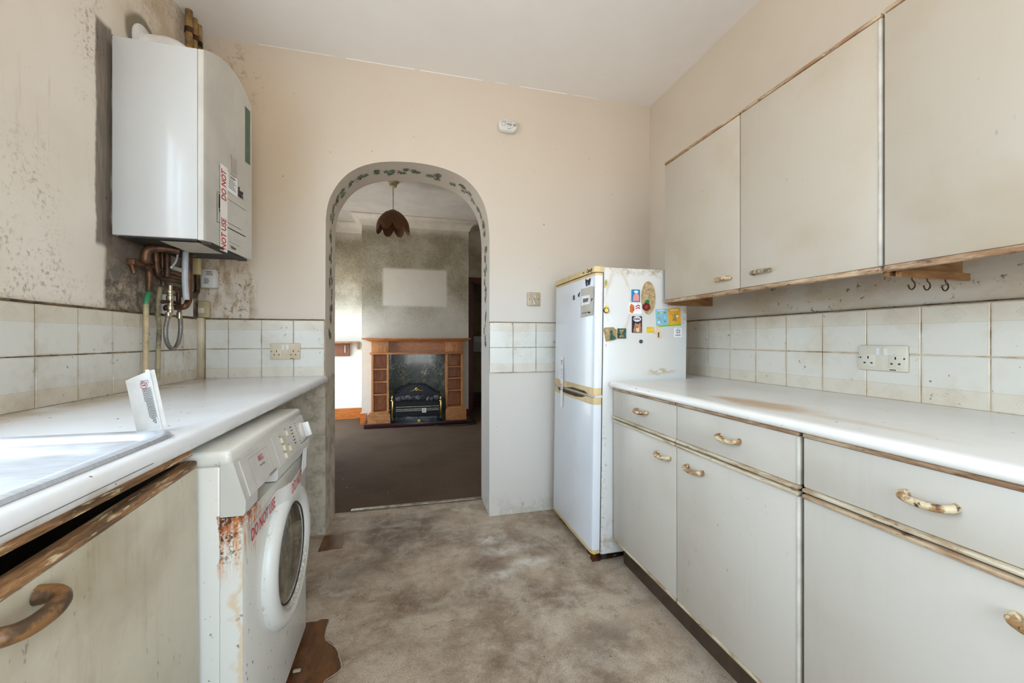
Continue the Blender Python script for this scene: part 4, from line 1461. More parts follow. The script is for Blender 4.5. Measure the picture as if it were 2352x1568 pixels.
# ---- three riser pipes in the corner
for (px, x_, r_, n_) in ((434, -1.045, 0.0150, 'tall grimy heating pipe beside boiler, nearest the camera of three'), (447.2, -1.045, 0.0125, 'middle of three grimy heating pipes rising behind the boiler'), (457.5, -1.045, 0.0115, 'grimy heating pipe behind boiler, nearest the corner of three')):
    q = at_x(px, 60, x_)
    rp = thing('riser_pipe', (x_, q.y, 2.2), n_, 'pipe', 'riser pipes above the boiler')
    MB().tube([(x_, q.y, 1.50), (x_, q.y, ZC - 0.001)], r_, 14).build('pipe', 'yellowed_pipe_paint', rp, smooth=60)
    MB().tube([(x_, q.y, 2.575), (x_, q.y, 2.60)], r_ + 0.003, 14).build('joint', 'dark_copper', rp, smooth=60)

# ---- pipework under the boiler
pw = thing('boiler_pipework', (-1.0, 2.05, 1.3), 'tangle of copper pipes and valves hanging below the boiler', 'pipework')
ZB = BZ0 - 0.004


def vp(pts, x_):
    return [at_x(a, c_, x_) for a, c_ in pts]


def pipe(pts, r_, mat='old_copper', smooth=4, name='pipe', seg=12):
    return MB().tube(pts, r_, seg, smooth=smooth).build(name, mat, pw, smooth=60)


q = at_x(331, 560, -1.025)
p1 = [(-0.93, q.y + 0.05, ZB - 0.015), (-0.985, q.y + 0.02, ZB - 0.012), (-1.015, q.y, ZB - 0.03), (-1.02, q.y, ZB - 0.07)] + [tuple(v_) for v_ in vp([(331, 598), (337, 612), (343, 626), (342.5, 668)], -1.03)]
pipe(p1, [0.014, 0.0165, 0.017, 0.017, 0.016, 0.012, 0.011, 0.011])
pipe(vp([(342.5, 668), (338, 684), (335.5, 700), (335.5, 735), (335, 800), (334, 872)], -1.05), 0.0098, 'cream_pipe_paint')
pipe(vp([(346, 552), (352, 556), (356, 575), (359, 604), (363, 630), (371, 638), (386, 641), (424, 649)], -1.02), 0.011, 'old_copper')
pipe(vp([(372, 552), (373, 580), (374.5, 640), (375, 655)], -1.03), 0.010)
pipe(vp([(384, 556), (384, 590), (384.5, 636)], -1.0), 0.012, 'dark_copper')
a_, b2_ = at_x(305, 602, -1.035), at_x(424, 634.5, -1.035)
pipe([a_, b2_], 0.0125, 'old_copper', 0)
pipe(vp([(396, 662), (420, 669), (446, 679)], -1.02), 0.0115, 'dark_copper')
pipe(vp([(470, 584), (447, 583), (438, 585), (435, 592), (434.5, 640), (434, 682), (431, 696), (424, 704)], -0.955) + [Vector((-1.0, 2.06, 1.232)), Vector((-1.045, 2.065, 1.232))], 0.0125, 'old_copper')
pipe(vp([(427, 560), (426, 590), (425, 645), (428, 688)], -0.945), 0.0115, 'grey_plastic', name='condensate_pipe')
pipe(vp([(453, 590), (453, 640), (453, 664), (450, 673), (442, 677)], -1.025), 0.012, 'dark_copper')
pipe(vp([(368, 660), (365, 680), (362.5, 700), (362.5, 722), (366, 750), (364, 800), (362, 873)], -1.055), 0.0088, 'grubby_pipe_paint')
pipe(vp([(408, 585), (404, 600), (397, 610), (393, 614)], -0.98), 0.004, 'white_plastic', name='cable')
pipe(vp([(410, 672), (410.5, 700)], -0.99), 0.009, 'dark_copper')
# wing cock on the end of the horizontal pipe
wv = MB().rbox(a_.x - 0.014, a_.x + 0.014, a_.y - 0.016, a_.y + 0.012, a_.z - 0.013, a_.z + 0.013, r=0.004)
wv.tube([a_ + Vector((0, -0.008, -0.008)), a_ + Vector((0.004, -0.002, -0.035)), a_ + Vector((0.006, -0.004, -0.046))], [0.008, 0.009, 0.005], 10)
wv.build('wing_cock', 'old_copper', pw, smooth=50)
# filling loop valve and braided hose
vq = at_x(391, 660, -0.985)
vb = Vector((vq.x, vq.y, 0))
z_of = lambda py: at_x(390, py, -0.985).z
MB().lathe([(0.0, z_of(724)), (0.010, z_of(724)), (0.010, z_of(712)), (0.013, z_of(711)), (0.013, z_of(703)), (0.010, z_of(702)), (0.010, z_of(690)), (0.014, z_of(689)), (0.014, z_of(680)), (0.011, z_of(679)), (0.011, z_of(674)), (0.015, z_of(673)), (0.015, z_of(667)), (0.009, z_of(666)), (0.008, z_of(655))], vb, 'z', 16).build('valve', 'chrome_brass', pw, smooth=40)
MB().tube([at_x(374, 693, -0.985), at_x(390, 693, -0.985), at_x(406, 695, -0.985)], [0.009, 0.005, 0.009], 10).build('valve_wing', 'dark_copper', pw, smooth=60)
MB().tube([at_x(377, 708, -1.0), at_x(392, 707, -0.985)], [0.011, 0.008], 10).build('valve_inlet', 'dark_copper', pw, smooth=60)
hs = [at_x(387, 722, -0.985), at_x(384, 736, -0.985), at_x(380.5, 757, -0.985), at_x(382, 780, -0.985), at_x(389, 796, -0.985), at_x(397, 800.5, -0.985), at_x(405, 795, -0.985), at_x(412, 778, -0.985), at_x(415, 752, -0.985), at_x(413, 726, -0.985), at_x(412, 712, -0.99)]
MB().tube(hs, 0.0082, 12, smooth=5).build('braided_hose', 'braided_hose', pw, smooth=60)
for px, py in ((387, 724), (412, 724)):
    q = at_x(px, py, -0.985)
    MB().tube([q + Vector((0, 0, 0.012)), q + Vector((0, 0, -0.014))], 0.0105, 12).build('hose_nut', 'chrome_brass', pw, smooth=40)
# white back plate behind the valve, and a bracket
a0, a1 = at_x(372, 714, -1.065), at_x(441, 684, -1.065)
rbox(XL + 0.001, -1.058, a0.y, a1.y, 1.205, 1.292, r=0.004).build('valve_backplate', 'white_plastic', pw)
q = at_x(405, 617, -1.06)
rbox(XL + 0.001, XL + 0.02, q.y - 0.06, q.y + 0.12, q.z - 0.008, q.z + 0.010, r=0.003).build('pipe_bracket', 'white_plastic', pw)
q = at_x(447, 606, -1.02)
rbox(-1.04, -1.0, q.y - 0.012, q.y + 0.022, q.z - 0.05, q.z + 0.03, r=0.004).build('valve_head', 'aged_bakelite', pw)

# ---- switched spur and old junction box in the corner
q0, q1 = at_y(458, 660, YB - 0.045), at_y(494, 618, YB - 0.045)
fs = thing('fused_spur', ((q0.x + q1.x) / 2, YB, q0.z), 'white fused spur box on back wall right of the boiler pipes', 'switch')
rbox(q0.x + 0.004, q1.x - 0.002, YB - 0.030, YB, q0.z + 0.003, q1.z - 0.003, r=0.003).build('back_box', 'white_plastic', fs)
rbox(q0.x + 0.004, q1.x, YB - 0.046, YB - 0.030, q0.z, q1.z, r=0.006).build('faceplate', 'white_plastic', fs)
lines((q0.x + 0.03, YB - 0.0462, q1.z - 0.012), (1, 0, 0), (0, 0, 1), 0.035, 3, 0.008, 0.004).build('faceplate_print', 'grey_print', fs, smooth=0)
lines((q0.x + 0.02, YB - 0.0462, q1.z - 0.050), (1, 0, 0), (0, 0, 1), 0.025, 3, 0.010, 0.005).build('faceplate_print', 'grey_print', fs, smooth=0)
q0, q1 = at_y(444, 728, YB - 0.03), at_y(479, 693, YB - 0.03)
jb = thing('junction_box', ((q0.x + q1.x) / 2, YB, q0.z), 'mouldy cream socket box in the tile corner under the pipes', 'junction box')
rbox(max(q0.x, XL + 0.012), q1.x, YB - 0.034, YB, 1.206, 1.206 + 0.082, r=0.004).build('box', 'mouldy_plastic', jb)
rbox(q1.x - 0.045, q1.x - 0.018, YB - 0.0375, YB - 0.032, 1.228, 1.255, r=0.002).build('switch_rocker', 'yellowed_plastic', jb)


# ---- double sockets
def double_socket(axis, a_c, z0, face, dirn, mat, label):
    """axis 'y': on a wall facing -y, a_c is the x centre; axis 'x': on the right wall facing -x, a_c is the y centre"""
    if axis == 'y':
        F = lambda a, d_, h_: (a_c + a, face - d_, z0 + h_)
    else:
        F = lambda a, d_, h_: (face - d_, a_c - a, z0 + h_)

    def bx(a0, a1, d0, d1, h0, h1, r=None):
        p, q_ = Vector(F(a0, d0, h0)), Vector(F(a1, d1, h1))
        lo = [min(p[i], q_[i]) for i in range(3)]
        hi = [max(p[i], q_[i]) for i in range(3)]
        return rbox(lo[0], hi[0], lo[1], hi[1], lo[2], hi[2], r=r) if r else box(lo[0], hi[0], lo[1], hi[1], lo[2], hi[2])
    t = thing('double_socket', F(0, 0, 0), label, 'socket')
    bx(-0.074, 0.074, 0.0, 0.011, 0, 0.088, 0.005).build('faceplate', mat, t)
    for s in (-1, 1):
        bx(s * 0.0115 - 0.006, s * 0.0115 + 0.006, 0.009, 0.0150, 0.053, 0.079, 0.0015).build('switch_rocker', 'white_plastic', t)
        c_ = s * 0.041
        bx(c_ - 0.022, c_ + 0.022, 0.009, 0.0118, 0.012, 0.056, 0.004).build('socket_shutter', mat, t)
        for (da, h0, ww, hh) in ((0, 0.045, 0.004, 0.009), (-0.011, 0.026, 0.0065, 0.005), (0.011, 0.026, 0.0065, 0.005)):
            bx(c_ + da - ww / 2, c_ + da + ww / 2, 0.009, 0.0121, h0 - hh / 2, h0 + hh / 2).build('pin_slot', 'socket_hole', t, smooth=0)
        p_ = Vector(F(s * 0.0655, 0.0116, 0.044))
        MB().lathe([(0.0025, -0.001), (0.0025, 0.001)], p_, axis, 10).build('screw', 'socket_hole', t)
    bx(0.024, 0.042, 0.0105, 0.0113, 0.004, 0.007).build('maker_print', 'black_print', t, smooth=0)
    return t


double_socket('y', -0.665, 0.983, YB - 0.011, -1, 'yellowed_plastic', 'cream double socket on back wall tiles left of the arch')
double_socket('x', 1.0165, 0.983, XR - 0.011, -1, 'yellowed_plastic', 'stained yellow double socket on right wall tiles above worktop')

# ---- blanked cable outlet right of the arch
q = at_y(1225, 687, YB)
co = thing('cable_outlet', (q.x, YB, q.z - 0.042), 'small square outlet plate with torn cable right of the arch', 'outlet')
rbox(q.x - 0.043, q.x + 0.043, YB - 0.010, YB, q.z - 0.043, q.z + 0.043, r=0.006).build('faceplate', 'grimy_plastic', co)
for s in (-1, 1):
    MB().lathe([(0.003, -0.001), (0.003, 0.001)], (q.x + s * 0.029, YB - 0.0105, q.z), 'y', 10).build('screw', 'black_print', co)
MB().tube([(q.x - 0.002, YB - 0.008, q.z + 0.022), (q.x + 0.006, YB - 0.016, q.z + 0.018), (q.x + 0.008, YB - 0.018, q.z + 0.004), (q.x - 0.005, YB - 0.019, q.z + 0.012), (q.x - 0.009, YB - 0.018, q.z - 0.002), (q.x - 0.003, YB - 0.018, q.z - 0.018), (q.x + 0.004, YB - 0.018, q.z - 0.034)],
          [0.004, 0.005, 0.004, 0.004, 0.004, 0.008, 0.013], 8, smooth=3, flat=0.6).build('cable_stub', 'white_plastic', co, smooth=60)

# ---- carbon monoxide alarm
q = at_y(1166, 290, YB - 0.02)
al = thing('gas_alarm', (q.x, YB, q.z - 0.04), 'white oval carbon monoxide alarm high on the back wall', 'alarm')
MB().loft([[Vector((a, yy, c_)) for a, c_ in rrect(q.x, q.z, hx, hz, rr_, 6)] for (hx, hz, rr_, yy) in ((0.058, 0.036, 0.034, YB), (0.061, 0.039, 0.036, YB - 0.008), (0.061, 0.039, 0.036, YB - 0.022), (0.056, 0.034, 0.032, YB - 0.034), (0.050, 0.029, 0.028, YB - 0.036))], True, True).build('case', 'white_plastic', al, smooth=50)
yf = YB - 0.0365
MB().loft([[Vector((q.x - 0.030 + r_ * math.cos(t * 0.2618), yf, q.z + 0.005 + r_ * math.sin(t * 0.2618))) for t in range(24)] for r_ in (0.0145, 0.0130)]).build('test_button', 'grey_print', al, smooth=0)
for i in range(3):
    box(q.x - 0.018 + i * 0.016, q.x - 0.013 + i * 0.016, yf, yf + 0.001, q.z + 0.020, q.z + 0.0235).build('indicator_light', 'black_print', al, smooth=0)
text('FireAngel', 0.011, (q.x + 0.006, yf, q.z + 0.007), (1, 0, 0), (0, 0, 1), 0.75, 0.2, bold=0.01).build('brand_lettering', 'black_print', al, smooth=0)
lines((q.x - 0.008, yf, q.z + 0.001), (1, 0, 0), (0, 0, 1), 0.032, 1, 0.004, 0.0018, jitter=0).build('case_print', 'grey_print', al, smooth=0)
lines((q.x - 0.003, yf, q.z - 0.019), (1, 0, 0), (0, 0, 1), 0.020, 1, 0.004, 0.0025, jitter=0).build('case_print', 'grey_print', al, smooth=0)
g_ = MB()
for i in range(5):
    g_.box(q.x + 0.034 + i * 0.003, q.x + 0.0355 + i * 0.003, yf, yf + 0.001, q.z - 0.003, q.z + 0.010)
g_.build('sounder_grille', 'black_print', al, smooth=0)

# ================================================================== RIGHT RUN
# ---- worktop
wrt = thing('worktop', (1.26, 0.8, 0.86), 'white laminate worktop with brown scorch mark above right base units', 'worktop')
NOTCH = (0.0, 1.385, 1.752, 3.0)
MB().grid([0.955, 1.385, XR - 0.012], [-0.95, 1.752, YB - 0.014], 0.860, 0.888, 'z', [NOTCH]).build('worktop_slab', 'right_worktop_laminate', wrt, smooth=0)
nose = [(0.956, 0.860), (0.936, 0.860), (0.930, 0.864), (0.9285, 0.872), (0.931, 0.880), (0.938, 0.886), (0.956, 0.888)]
MB().prism(nose, 'y', -0.95, 1.752).build('rounded_front_edge', 'right_worktop_laminate', wrt, smooth=50)

XF = 0.950   # face of the fronts


def strip(name_par, y0, y1, z0, z1, mat, out=0.006, x=None):
    x = XF if x is None else x
    return MB().rbox(x - out, x + 0.014, y0, y1, z0, z1, r=0.005, seg=2).build('edge_strip', mat, name_par)


def base_unit(y0, y1, splits, label, plinth0):
    t = thing('base_cabinet', (1.26, (y0 + y1) / 2, 0), label, 'cabinet', 'right base cabinets')
    MB().box(0.972, XR - 0.01, y0, y0 + 0.016, 0.105, 0.858).box(0.972, XR - 0.01, y1 - 0.016, y1, 0.105, 0.858).box(0.972, XR - 0.01, y0, y1, 0.105, 0.12).box(1.55, XR - 0.01, y0, y1, 0.105, 0.858).box(0.972, 1.0, y0, y1, 0.70, 0.718).box(0.972, 1.0, y0, y1, 0.845, 0.858).build('carcass', 'cabinet_inside', t, smooth=0)
    box(1.005, 1.02, y0, y1, 0.0, 0.105).build('plinth', 'dark_plinth', t, smooth=0)
    for (a0, a1, hd, hdoor, edge) in splits:
        d = rbox(XF, XF + 0.020, a0, a1, 0.722, 0.846, r=0.003).build('drawer', 'base_cabinet_paint', t)
        strip(d, a0, a1, 0.8465, 0.8585, 'worn_wood_edge')
        strip(d, a0, a1, 0.7105, 0.7215, 'cream_worn_edge', 0.008)
        if hd:
            pull(hd, 0.787, XF, -1, 0.037, 'flaking_handle', d, r=0.0072, out=0.024, droop=0.004)
        o = rbox(XF, XF + 0.020, a0, a1, 0.131, 0.694, r=0.003).build('door', 'base_cabinet_paint', t)
        strip(o, a0, a1, 0.6945, 0.7065, 'worn_wood_edge' if edge else 'cream_worn_edge', 0.008)
        strip(o, a0, a1, 0.118, 0.1305, 'cream_worn_edge', 0.003)
        if hdoor:
            pull(hdoor, 0.643, XF, -1, 0.037, 'flaking_handle', o, r=0.0072, out=0.024, droop=0.004)
        if edge == 0 and a0 < 0.9:
            for (z0, z1, par) in ((0.722, 0.846, d), (0.131, 0.694, o)):
                MB().rbox(XF - 0.002, XF + 0.016, a0 - 0.0005, a0 + 0.010, z0, z1, r=0.005, seg=3).build('rounded_edge', 'white_rounded_edge', par)
    return t


base_unit(0.793, 1.752, [(1.281, 1.752, 1.503, 1.353, 0), (0.797, 1.277, 1.024, 1.178, 0)], 'double base cabinet next to the fridge with two drawers and two doors', 0)
base_unit(-0.205, 0.789, [(0.296, 0.787, 0.537, 0.388, 1), (-0.2, 0.292, 0.05, 0.2, 1)], 'nearest right base cabinet with wide drawer over a door', 0)

# ---- wall cabinets
XU = 1.230


def wall_unit(y0, y1, doors, label, depth0=XU):
    t = thing('wall_cabinet', (1.42, (y0 + y1) / 2, 1.265), label, 'cabinet', 'right wall cabinets')
    MB().box(depth0 + 0.020, XR - 0.001, y0, y1, 1.955, 1.972).box(depth0 + 0.020, XR - 0.001, y0 + 0.016, y1 - 0.016, 1.345, 1.36).box(XR - 0.01, XR - 0.001, y0 + 0.016, y1 - 0.016, 1.36, 1.955).build('carcass', 'cabinet_inside', t, smooth=0)
    for (a, c_) in ((y0, y0 + 0.016), (y1 - 0.016, y1)):
        box(depth0 + 0.020, 1.50, a, c_, 1.276 if a < 0.79 else 1.262, 1.955).build('side_panel', 'bare_wood', t, smooth=0)
    for (a0, a1, hh, hm, edge) in doors:
        o = rbox(depth0, depth0 + 0.020, a0, a1, 1.288, 1.960, r=0.003).build('door', 'wall_cabinet_paint', t)
        strip(o, a0, a1, 1.2715, 1.2875, 'worn_wood_edge', 0.005, depth0)
        strip(o, a0, a1, 1.9605, 1.973, 'worn_wood_edge', 0.004, depth0)
        if edge:
            MB().rbox(depth0 - 0.002, depth0 + 0.016, a0 - 0.0005, a0 + 0.011, 1.288, 1.960, r=0.005, seg=3).build('rounded_edge', 'white_rounded_edge', o)
        if hh:
            pull(hh, 1.336, depth0, -1, 0.036, hm, o, r=0.0072, out=0.018)
    return t


wall_unit(0.792, 1.747, [(1.278, 1.747, 1.358, 'flaking_handle', 0), (0.797, 1.274, 1.176, 'tarnished_handle', 1)], 'cream double wall cabinet hung beside the fridge, two short handles')
wall_unit(-0.21, 0.7905, [(0.29, 0.7895, 0.36, 'flaking_handle', 0), (-0.205, 0.286, 0.2, 'flaking_handle', 0)], 'nearest cream wall cabinet at the right edge above the cup hooks', XU - 0.004)

# ---- hook rail under the cabinets
hr = thing('hook_rail', (1.37, 0.79, 1.245), 'small wooden batten with three cup hooks below wall cabinets', 'hook rail')
box(1.252, 1.515, 0.766, 0.7795, 1.2555, 1.2755).build('batten', 'bare_wood', hr, smooth=0)
for px in (2095, 2130, 2172):
    q = at_y(px, 640, 0.770)
    zt = 1.2555
    pts = [(q.x, 0.770, zt + 0.004), (q.x, 0.770, zt - 0.006), (q.x + 0.009, 0.770, zt - 0.013), (q.x + 0.010, 0.770, zt - 0.023), (q.x, 0.770, zt - 0.031), (q.x - 0.010, 0.770, zt - 0.028), (q.x - 0.014, 0.770, zt - 0.019)]
    MB().tube(pts, 0.0017, 8, smooth=4).build('cup_hook', 'hook_metal', hr, smooth=60)

# ================================================================== FRIDGE FREEZER
FY0, FY1 = 1.772, 2.325
lean = lambda q: Vector((q.x + (q.z - 0.6) * 0.014, q.y, q.z))
fr = thing('fridge_freezer', (1.1, 2.05, 0), 'old white fridge freezer with yellowed trim between arch and worktop', 'fridge')


def fp_(mb, n, m, par=None, **k):
    return mb.build(n, m, par or fr, xf=lean, **k)


fp_(rbox(0.900, 1.37, FY0, FY1, 0.045, 1.444, r=0.004), 'body', 'fridge_enamel')
for fx_ in (0.93, 1.33):
    for fy in (FY0 + 0.05, FY1 - 0.05):
        MB().lathe([(0.018, 0.003), (0.018, 0.055)], (fx_, fy, 0), 'z', 12).build('foot', 'rubber_seal', fr)
fp_(box(0.893, 0.901, FY0 + 0.006, FY1 - 0.006, 0.06, 1.42), 'door_gasket', 'gasket_brown', smooth=0)


def rdoor(z0, z1, x0=0.852, x1=0.894):
    pl = [(x1, FY0 + 0.002), (x0 + 0.014, FY0 + 0.002), (x0 + 0.004, FY0 + 0.008), (x0, FY0 + 0.022), (x0 - 0.003, (FY0 + FY1) / 2), (x0, FY1 - 0.022), (x0 + 0.004, FY1 - 0.008), (x0 + 0.014, FY1 - 0.002), (x1, FY1 - 0.002)]
    return MB().prism(pl, 'z', z0, z1)


fp_(rdoor(1.4195, 1.447, 0.846, 0.900), 'top_fascia', 'fridge_trim', smooth=40)
d1 = fp_(rdoor(0.855, 1.4035), 'door', 'fridge_door_enamel', smooth=40)
fp_(rdoor(1.4036, 1.416), 'door_trim', 'fridge_trim', d1, smooth=40)
fp_(rdoor(0.820, 0.8548, 0.850), 'door_trim', 'fridge_trim', d1, smooth=40)
d2 = fp_(rdoor(0.070, 0.774), 'door', 'fridge_door_enamel', smooth=40)
fp_(rdoor(0.7742, 0.8065, 0.850), 'door_trim', 'fridge_trim', d2, smooth=40)
fp_(rdoor(0.052, 0.0698), 'door_trim', 'fridge_trim', d2, smooth=40)
fp_(box(0.862, 0.898, FY0 + 0.004, FY1 - 0.004, 0.8072, 0.8195), 'hinge_rail', 'white_plastic', smooth=0)
# scooped handle between the doors
hp = [(1.86, 0.0), (2.24, 0.0), (2.22, -0.010), (2.15, -0.013), (1.98, -0.013), (1.90, -0.008)]
fp_(MB().prism([(a, 0.8065 + c_ * 1.4) for a, c_ in hp], 'x', 0.8455, 0.8475), 'grip_scoop', 'gasket_brown', d2, smooth=0)
fp_(MB().prism([(a, 0.820 - c_ * 1.2) for a, c_ in [(1.83, 0.0), (2.12, 0.0), (2.02, -0.010), (1.87, -0.009)]], 'x', 0.8455, 0.8475), 'grip_scoop', 'gasket_brown', d1, smooth=0)
fp_(text('Candy', 0.025, (0.8445, 1.826, 1.4335), (0, -1, 0), (0, 0, 1), 1.0, 0.35, bold=0.02), 'brand_lettering', 'black_print', smooth=0)
fp_(text('85/2', 0.013, (0.8438, 1.890, 1.4325), (0, -1, 0), (0, 0, 1), 1.0, 0.0, bold=0.01), 'model_lettering', 'black_print', smooth=0)
# tape over the door joint
fp_(box(0.8450, 0.8462, 2.163, 2.197, 0.70, 0.99), 'warning_tape', 'white_tape', smooth=0, label='white tape sealing the fridge doors shut')
fp_(text('DO', 0.034, (0.8446, 2.180, 0.815), (0, 0, 1), (0, 1, 0), 0.75, bold=0.01), 'tape_lettering', 'red_print', smooth=0)
fp_(text('US', 0.030, (0.8446, 2.180, 0.960), (0, 0, 1), (0, 1, 0), 0.75, bold=0.01), 'tape_lettering', 'red_print', smooth=0)
fp_(MB().add([(0.8442, 2.150, 0.846), (0.8442, 2.218, 0.858), (0.8442, 2.202, 0.935), (0.8442, 2.155, 0.93)], [(0, 1, 2, 3)]), 'paper_tag', 'sticker_white', smooth=0)
fp_(lines((0.8440, 2.196, 0.920), (0, -1, 0), (0, 0, 1), 0.034, 7, 0.0085, 0.0018), 'tag_print', 'grey_print', smooth=0)

# ---- magnets and papers, each its own thing
MG = 'magnets on the fridge side'
LX = lambda z: (z - 0.6) * 0.014


def card(name, px0, py0, px1, py1, mat, label, cat='magnet', r=0.002, th=0.0025, group=MG):
    a, c_ = at_y(px0, py1, FY0), at_y(px1, py0, FY0)
    pl = rrect((a.x + c_.x) / 2, (a.z + c_.z) / 2, (c_.x - a.x) / 2, (c_.z - a.z) / 2, min(r, (c_.x - a.x) / 2.1), 4)
    o = MB().prism(pl, 'y', FY0 - th, FY0 - 0.0002).build(name, mat, None, smooth=0, label=label, cat=cat, group=group)
    return o


def disc(px, py, rpx, d_, mat, name, parent=None, sx=1.0, sy=1.0, n=20, **k):
    c_ = at_y(px, py, FY0)
    t = (c_ - Vector((0, 0, EYE))).dot(Vector((SY, CY, 0)))
    r_ = rpx * t / FPX
    pl = [(c_.x + r_ * sx * math.cos(2 * math.pi * i / n), c_.z + r_ * sy * math.sin(2 * math.pi * i / n)) for i in range(n)]
    return MB().prism(pl, 'y', FY0 - d_, FY0 - (0.0002 if not parent else d_ - 0.0006)).build(name, mat, parent, smooth=0, **k)


def patch_(pts, d_, mat, name, parent):
    pl = [at_y(a, c_, FY0) for a, c_ in pts]
    return MB().prism([(p_.x, p_.z) for p_ in pl], 'y', FY0 - d_, FY0 - d_ + 0.0006).build(name, mat, parent, smooth=0)


m = card('fridge_magnet', 1387.5, 642, 1395.5, 660, 'magnet_peach', 'narrow pale magnet at top left of the fridge side')
patch_([(1389, 645), (1394, 646), (1392, 656), (1390, 657)], 0.0031, 'magnet_lime', 'print', m)
m = disc(1391.7, 712.5, 6.6, 0.006, 'magnet_maroon', 'fridge_magnet', label='round yellow clock-like magnet with dark rim on fridge side', cat='magnet', group=MG)
disc(1391.7, 712.5, 5.0, 0.0066, 'magnet_pale_yellow', 'dial', m)
disc(1392, 704, 5.2, 0.0068, 'magnet_pale_yellow', 'cap', m, 1.0, 0.5)
m = card('fridge_magnet', 1450, 665, 1469.5, 693, 'magnet_blue', 'blue card magnet left of the oval cork board', r=0.004)
patch_([(1453, 691), (1454, 680), (1458, 673), (1464, 673), (1467, 681), (1467, 691)], 0.0031, 'magnet_pink', 'print', m)
disc(1460.5, 670, 4.5, 0.0031, 'sticker_white', 'print', m, 1.2, 0.6)
m = card('fridge_magnet', 1444.5, 696, 1473, 720.5, 'sticker_white', 'white magnet with orange shape and red stripes, above cat food magnet', r=0.004)
patch_([(1445.5, 716), (1446, 703), (1449, 697), (1456, 702), (1456.5, 712), (1452, 719.5)], 0.0031, 'magnet_orange', 'print', m)
patch_([(1459, 703), (1465, 699.5), (1469.5, 702), (1469, 704), (1464, 702), (1460, 705.5)], 0.0031, 'magnet_red', 'print', m)
patch_([(1459, 708), (1465, 705), (1470, 707), (1469, 709), (1464, 707.5), (1460, 710)], 0.0031, 'magnet_red', 'print', m)
m = disc(1488.6, 683.8, 18.0, 0.004, 'cork', 'cork_board', None, 1.0, 2.1, 36, label='oval cork board stuck to the fridge side', cat='board')
m2 = disc(1485.4, 692.7, 4.6, 0.010, 'magnet_green', 'fridge_magnet', label='plain green round magnet on the cork oval', cat='magnet', group=MG)
m2 = disc(1483, 704.5, 9.2, 0.0085, 'magnet_maroon', 'fridge_magnet', label='dark round magnet with red centre below the green one', cat='magnet', group=MG)
disc(1482.5, 705, 4.6, 0.0092, 'magnet_red', 'centre', m2)
m = card('fridge_magnet', 1451, 726, 1474, 764, 'magnet_plum', 'dark kitekat magnet with a tabby cat and white speech bubble', r=0.004)
disc(1462.7, 732.5, 10, 0.0031, 'sticker_white', 'speech_bubble', m, 1.0, 0.62)
q = at_y(1462.7, 731.8, FY0 - 0.0034)
text('kitekat', 0.0205, (q.x, FY0 - 0.0034, q.z), (1, 0, 0), (0, 0, 1), 0.62, bold=0.02).build('lettering', 'black_print', m, smooth=0)
patch_([(1454, 763), (1455, 755), (1457, 745), (1459, 740.5), (1462, 744), (1466, 744), (1470, 740.5), (1471, 749), (1472.5, 756), (1472, 763)], 0.0031, 'cat_fur', 'cat_print', m)
disc(1464, 757, 5, 0.0034, 'magnet_peach', 'cat_print', m, 0.9, 1.1)
disc(1463.5, 751, 1.3, 0.0036, 'black_print', 'cat_print', m)
lf_ = [(1505, 710), (1562, 707), (1564, 747), (1507.5, 751)]
pl = [at_y(a, c_, FY0) for a, c_ in lf_]
m = MB().prism([(p_.x, p_.z) for p_ in pl], 'y', FY0 - 0.0012, FY0 - 0.0002).build('leaflet', 'magnet_sky', None, smooth=0, label='blue, amber and green leaflet at the right of fridge side', cat='leaflet')
patch_([(1534, 708.5), (1562, 707), (1563.6, 743), (1535.5, 746)], 0.0016, 'magnet_amber', 'print', m)
patch_([(1507.3, 747.5), (1563.8, 743), (1564, 747), (1507.5, 751)], 0.0018, 'magnet_lime', 'print', m)
rnd = random.Random(5)
for (a, c_) in ((1512, 719), (1519, 719), (1527, 718), (1513, 731), (1527, 729), (1513, 740), (1527, 738)):
    disc(a, c_, rnd.uniform(1.6, 3.2), 0.0020, rnd.choice(['magnet_pale_yellow', 'magnet_ochre', 'magnet_lime', 'sticker_white']), 'print', m, 1.0, 0.8, 10)
patch_([(1544, 738), (1546, 728), (1540, 718), (1547, 724), (1549, 715), (1551, 724), (1557, 717), (1552, 728), (1555, 740), (1549, 736)], 0.0021, 'magnet_ochre', 'print', m)
disc(1555, 726, 3, 0.0023, 'sticker_white', 'print', m, 1.1, 0.7, 12)
for (x0, x1, py) in ((1511, 1526, 712.5), (1539, 1558, 711.3)):
    patch_([(x0, py), (x1, py - 0.7), (x1, py + 0.8), (x0, py + 1.4)], 0.0021, 'sticker_white', 'print', m)
pl = [at_y(a, c_, FY0) for a, c_ in ((1386, 756), (1389, 752), (1408, 751), (1411, 755), (1415.5, 757), (1415.5, 778), (1410, 781), (1391, 784))]
m = MB().prism([(p_.x, p_.z) for p_ in pl], 'y', FY0 - 0.005, FY0 - 0.0002).build('fridge_magnet', 'magnet_ochre', None, smooth=0, label='ochre souvenir plaque magnet with dark green figure, lower left', cat='magnet', group=MG)
patch_([(1398, 781), (1401, 770), (1399, 762), (1402, 757), (1406, 760), (1406, 768), (1413, 775), (1412, 779)], 0.0056, 'magnet_teal', 'print', m)
patch_([(1389, 756), (1396, 755), (1397, 768), (1391, 770)], 0.0056, 'cork', 'print', m)
m = card('fridge_magnet', 1418, 754, 1437, 777, 'magnet_teal', 'square green souvenir magnet beside the ochre plaque', r=0.001, th=0.005)
patch_([(1421, 757), (1434, 757), (1426, 765), (1434, 774), (1421, 774), (1424, 765)], 0.0056, 'magnet_ochre', 'print', m)
patch_([(1416, 766), (1426, 767), (1426, 768.5), (1416, 768)], 0.0058, 'black_print', 'print', m)
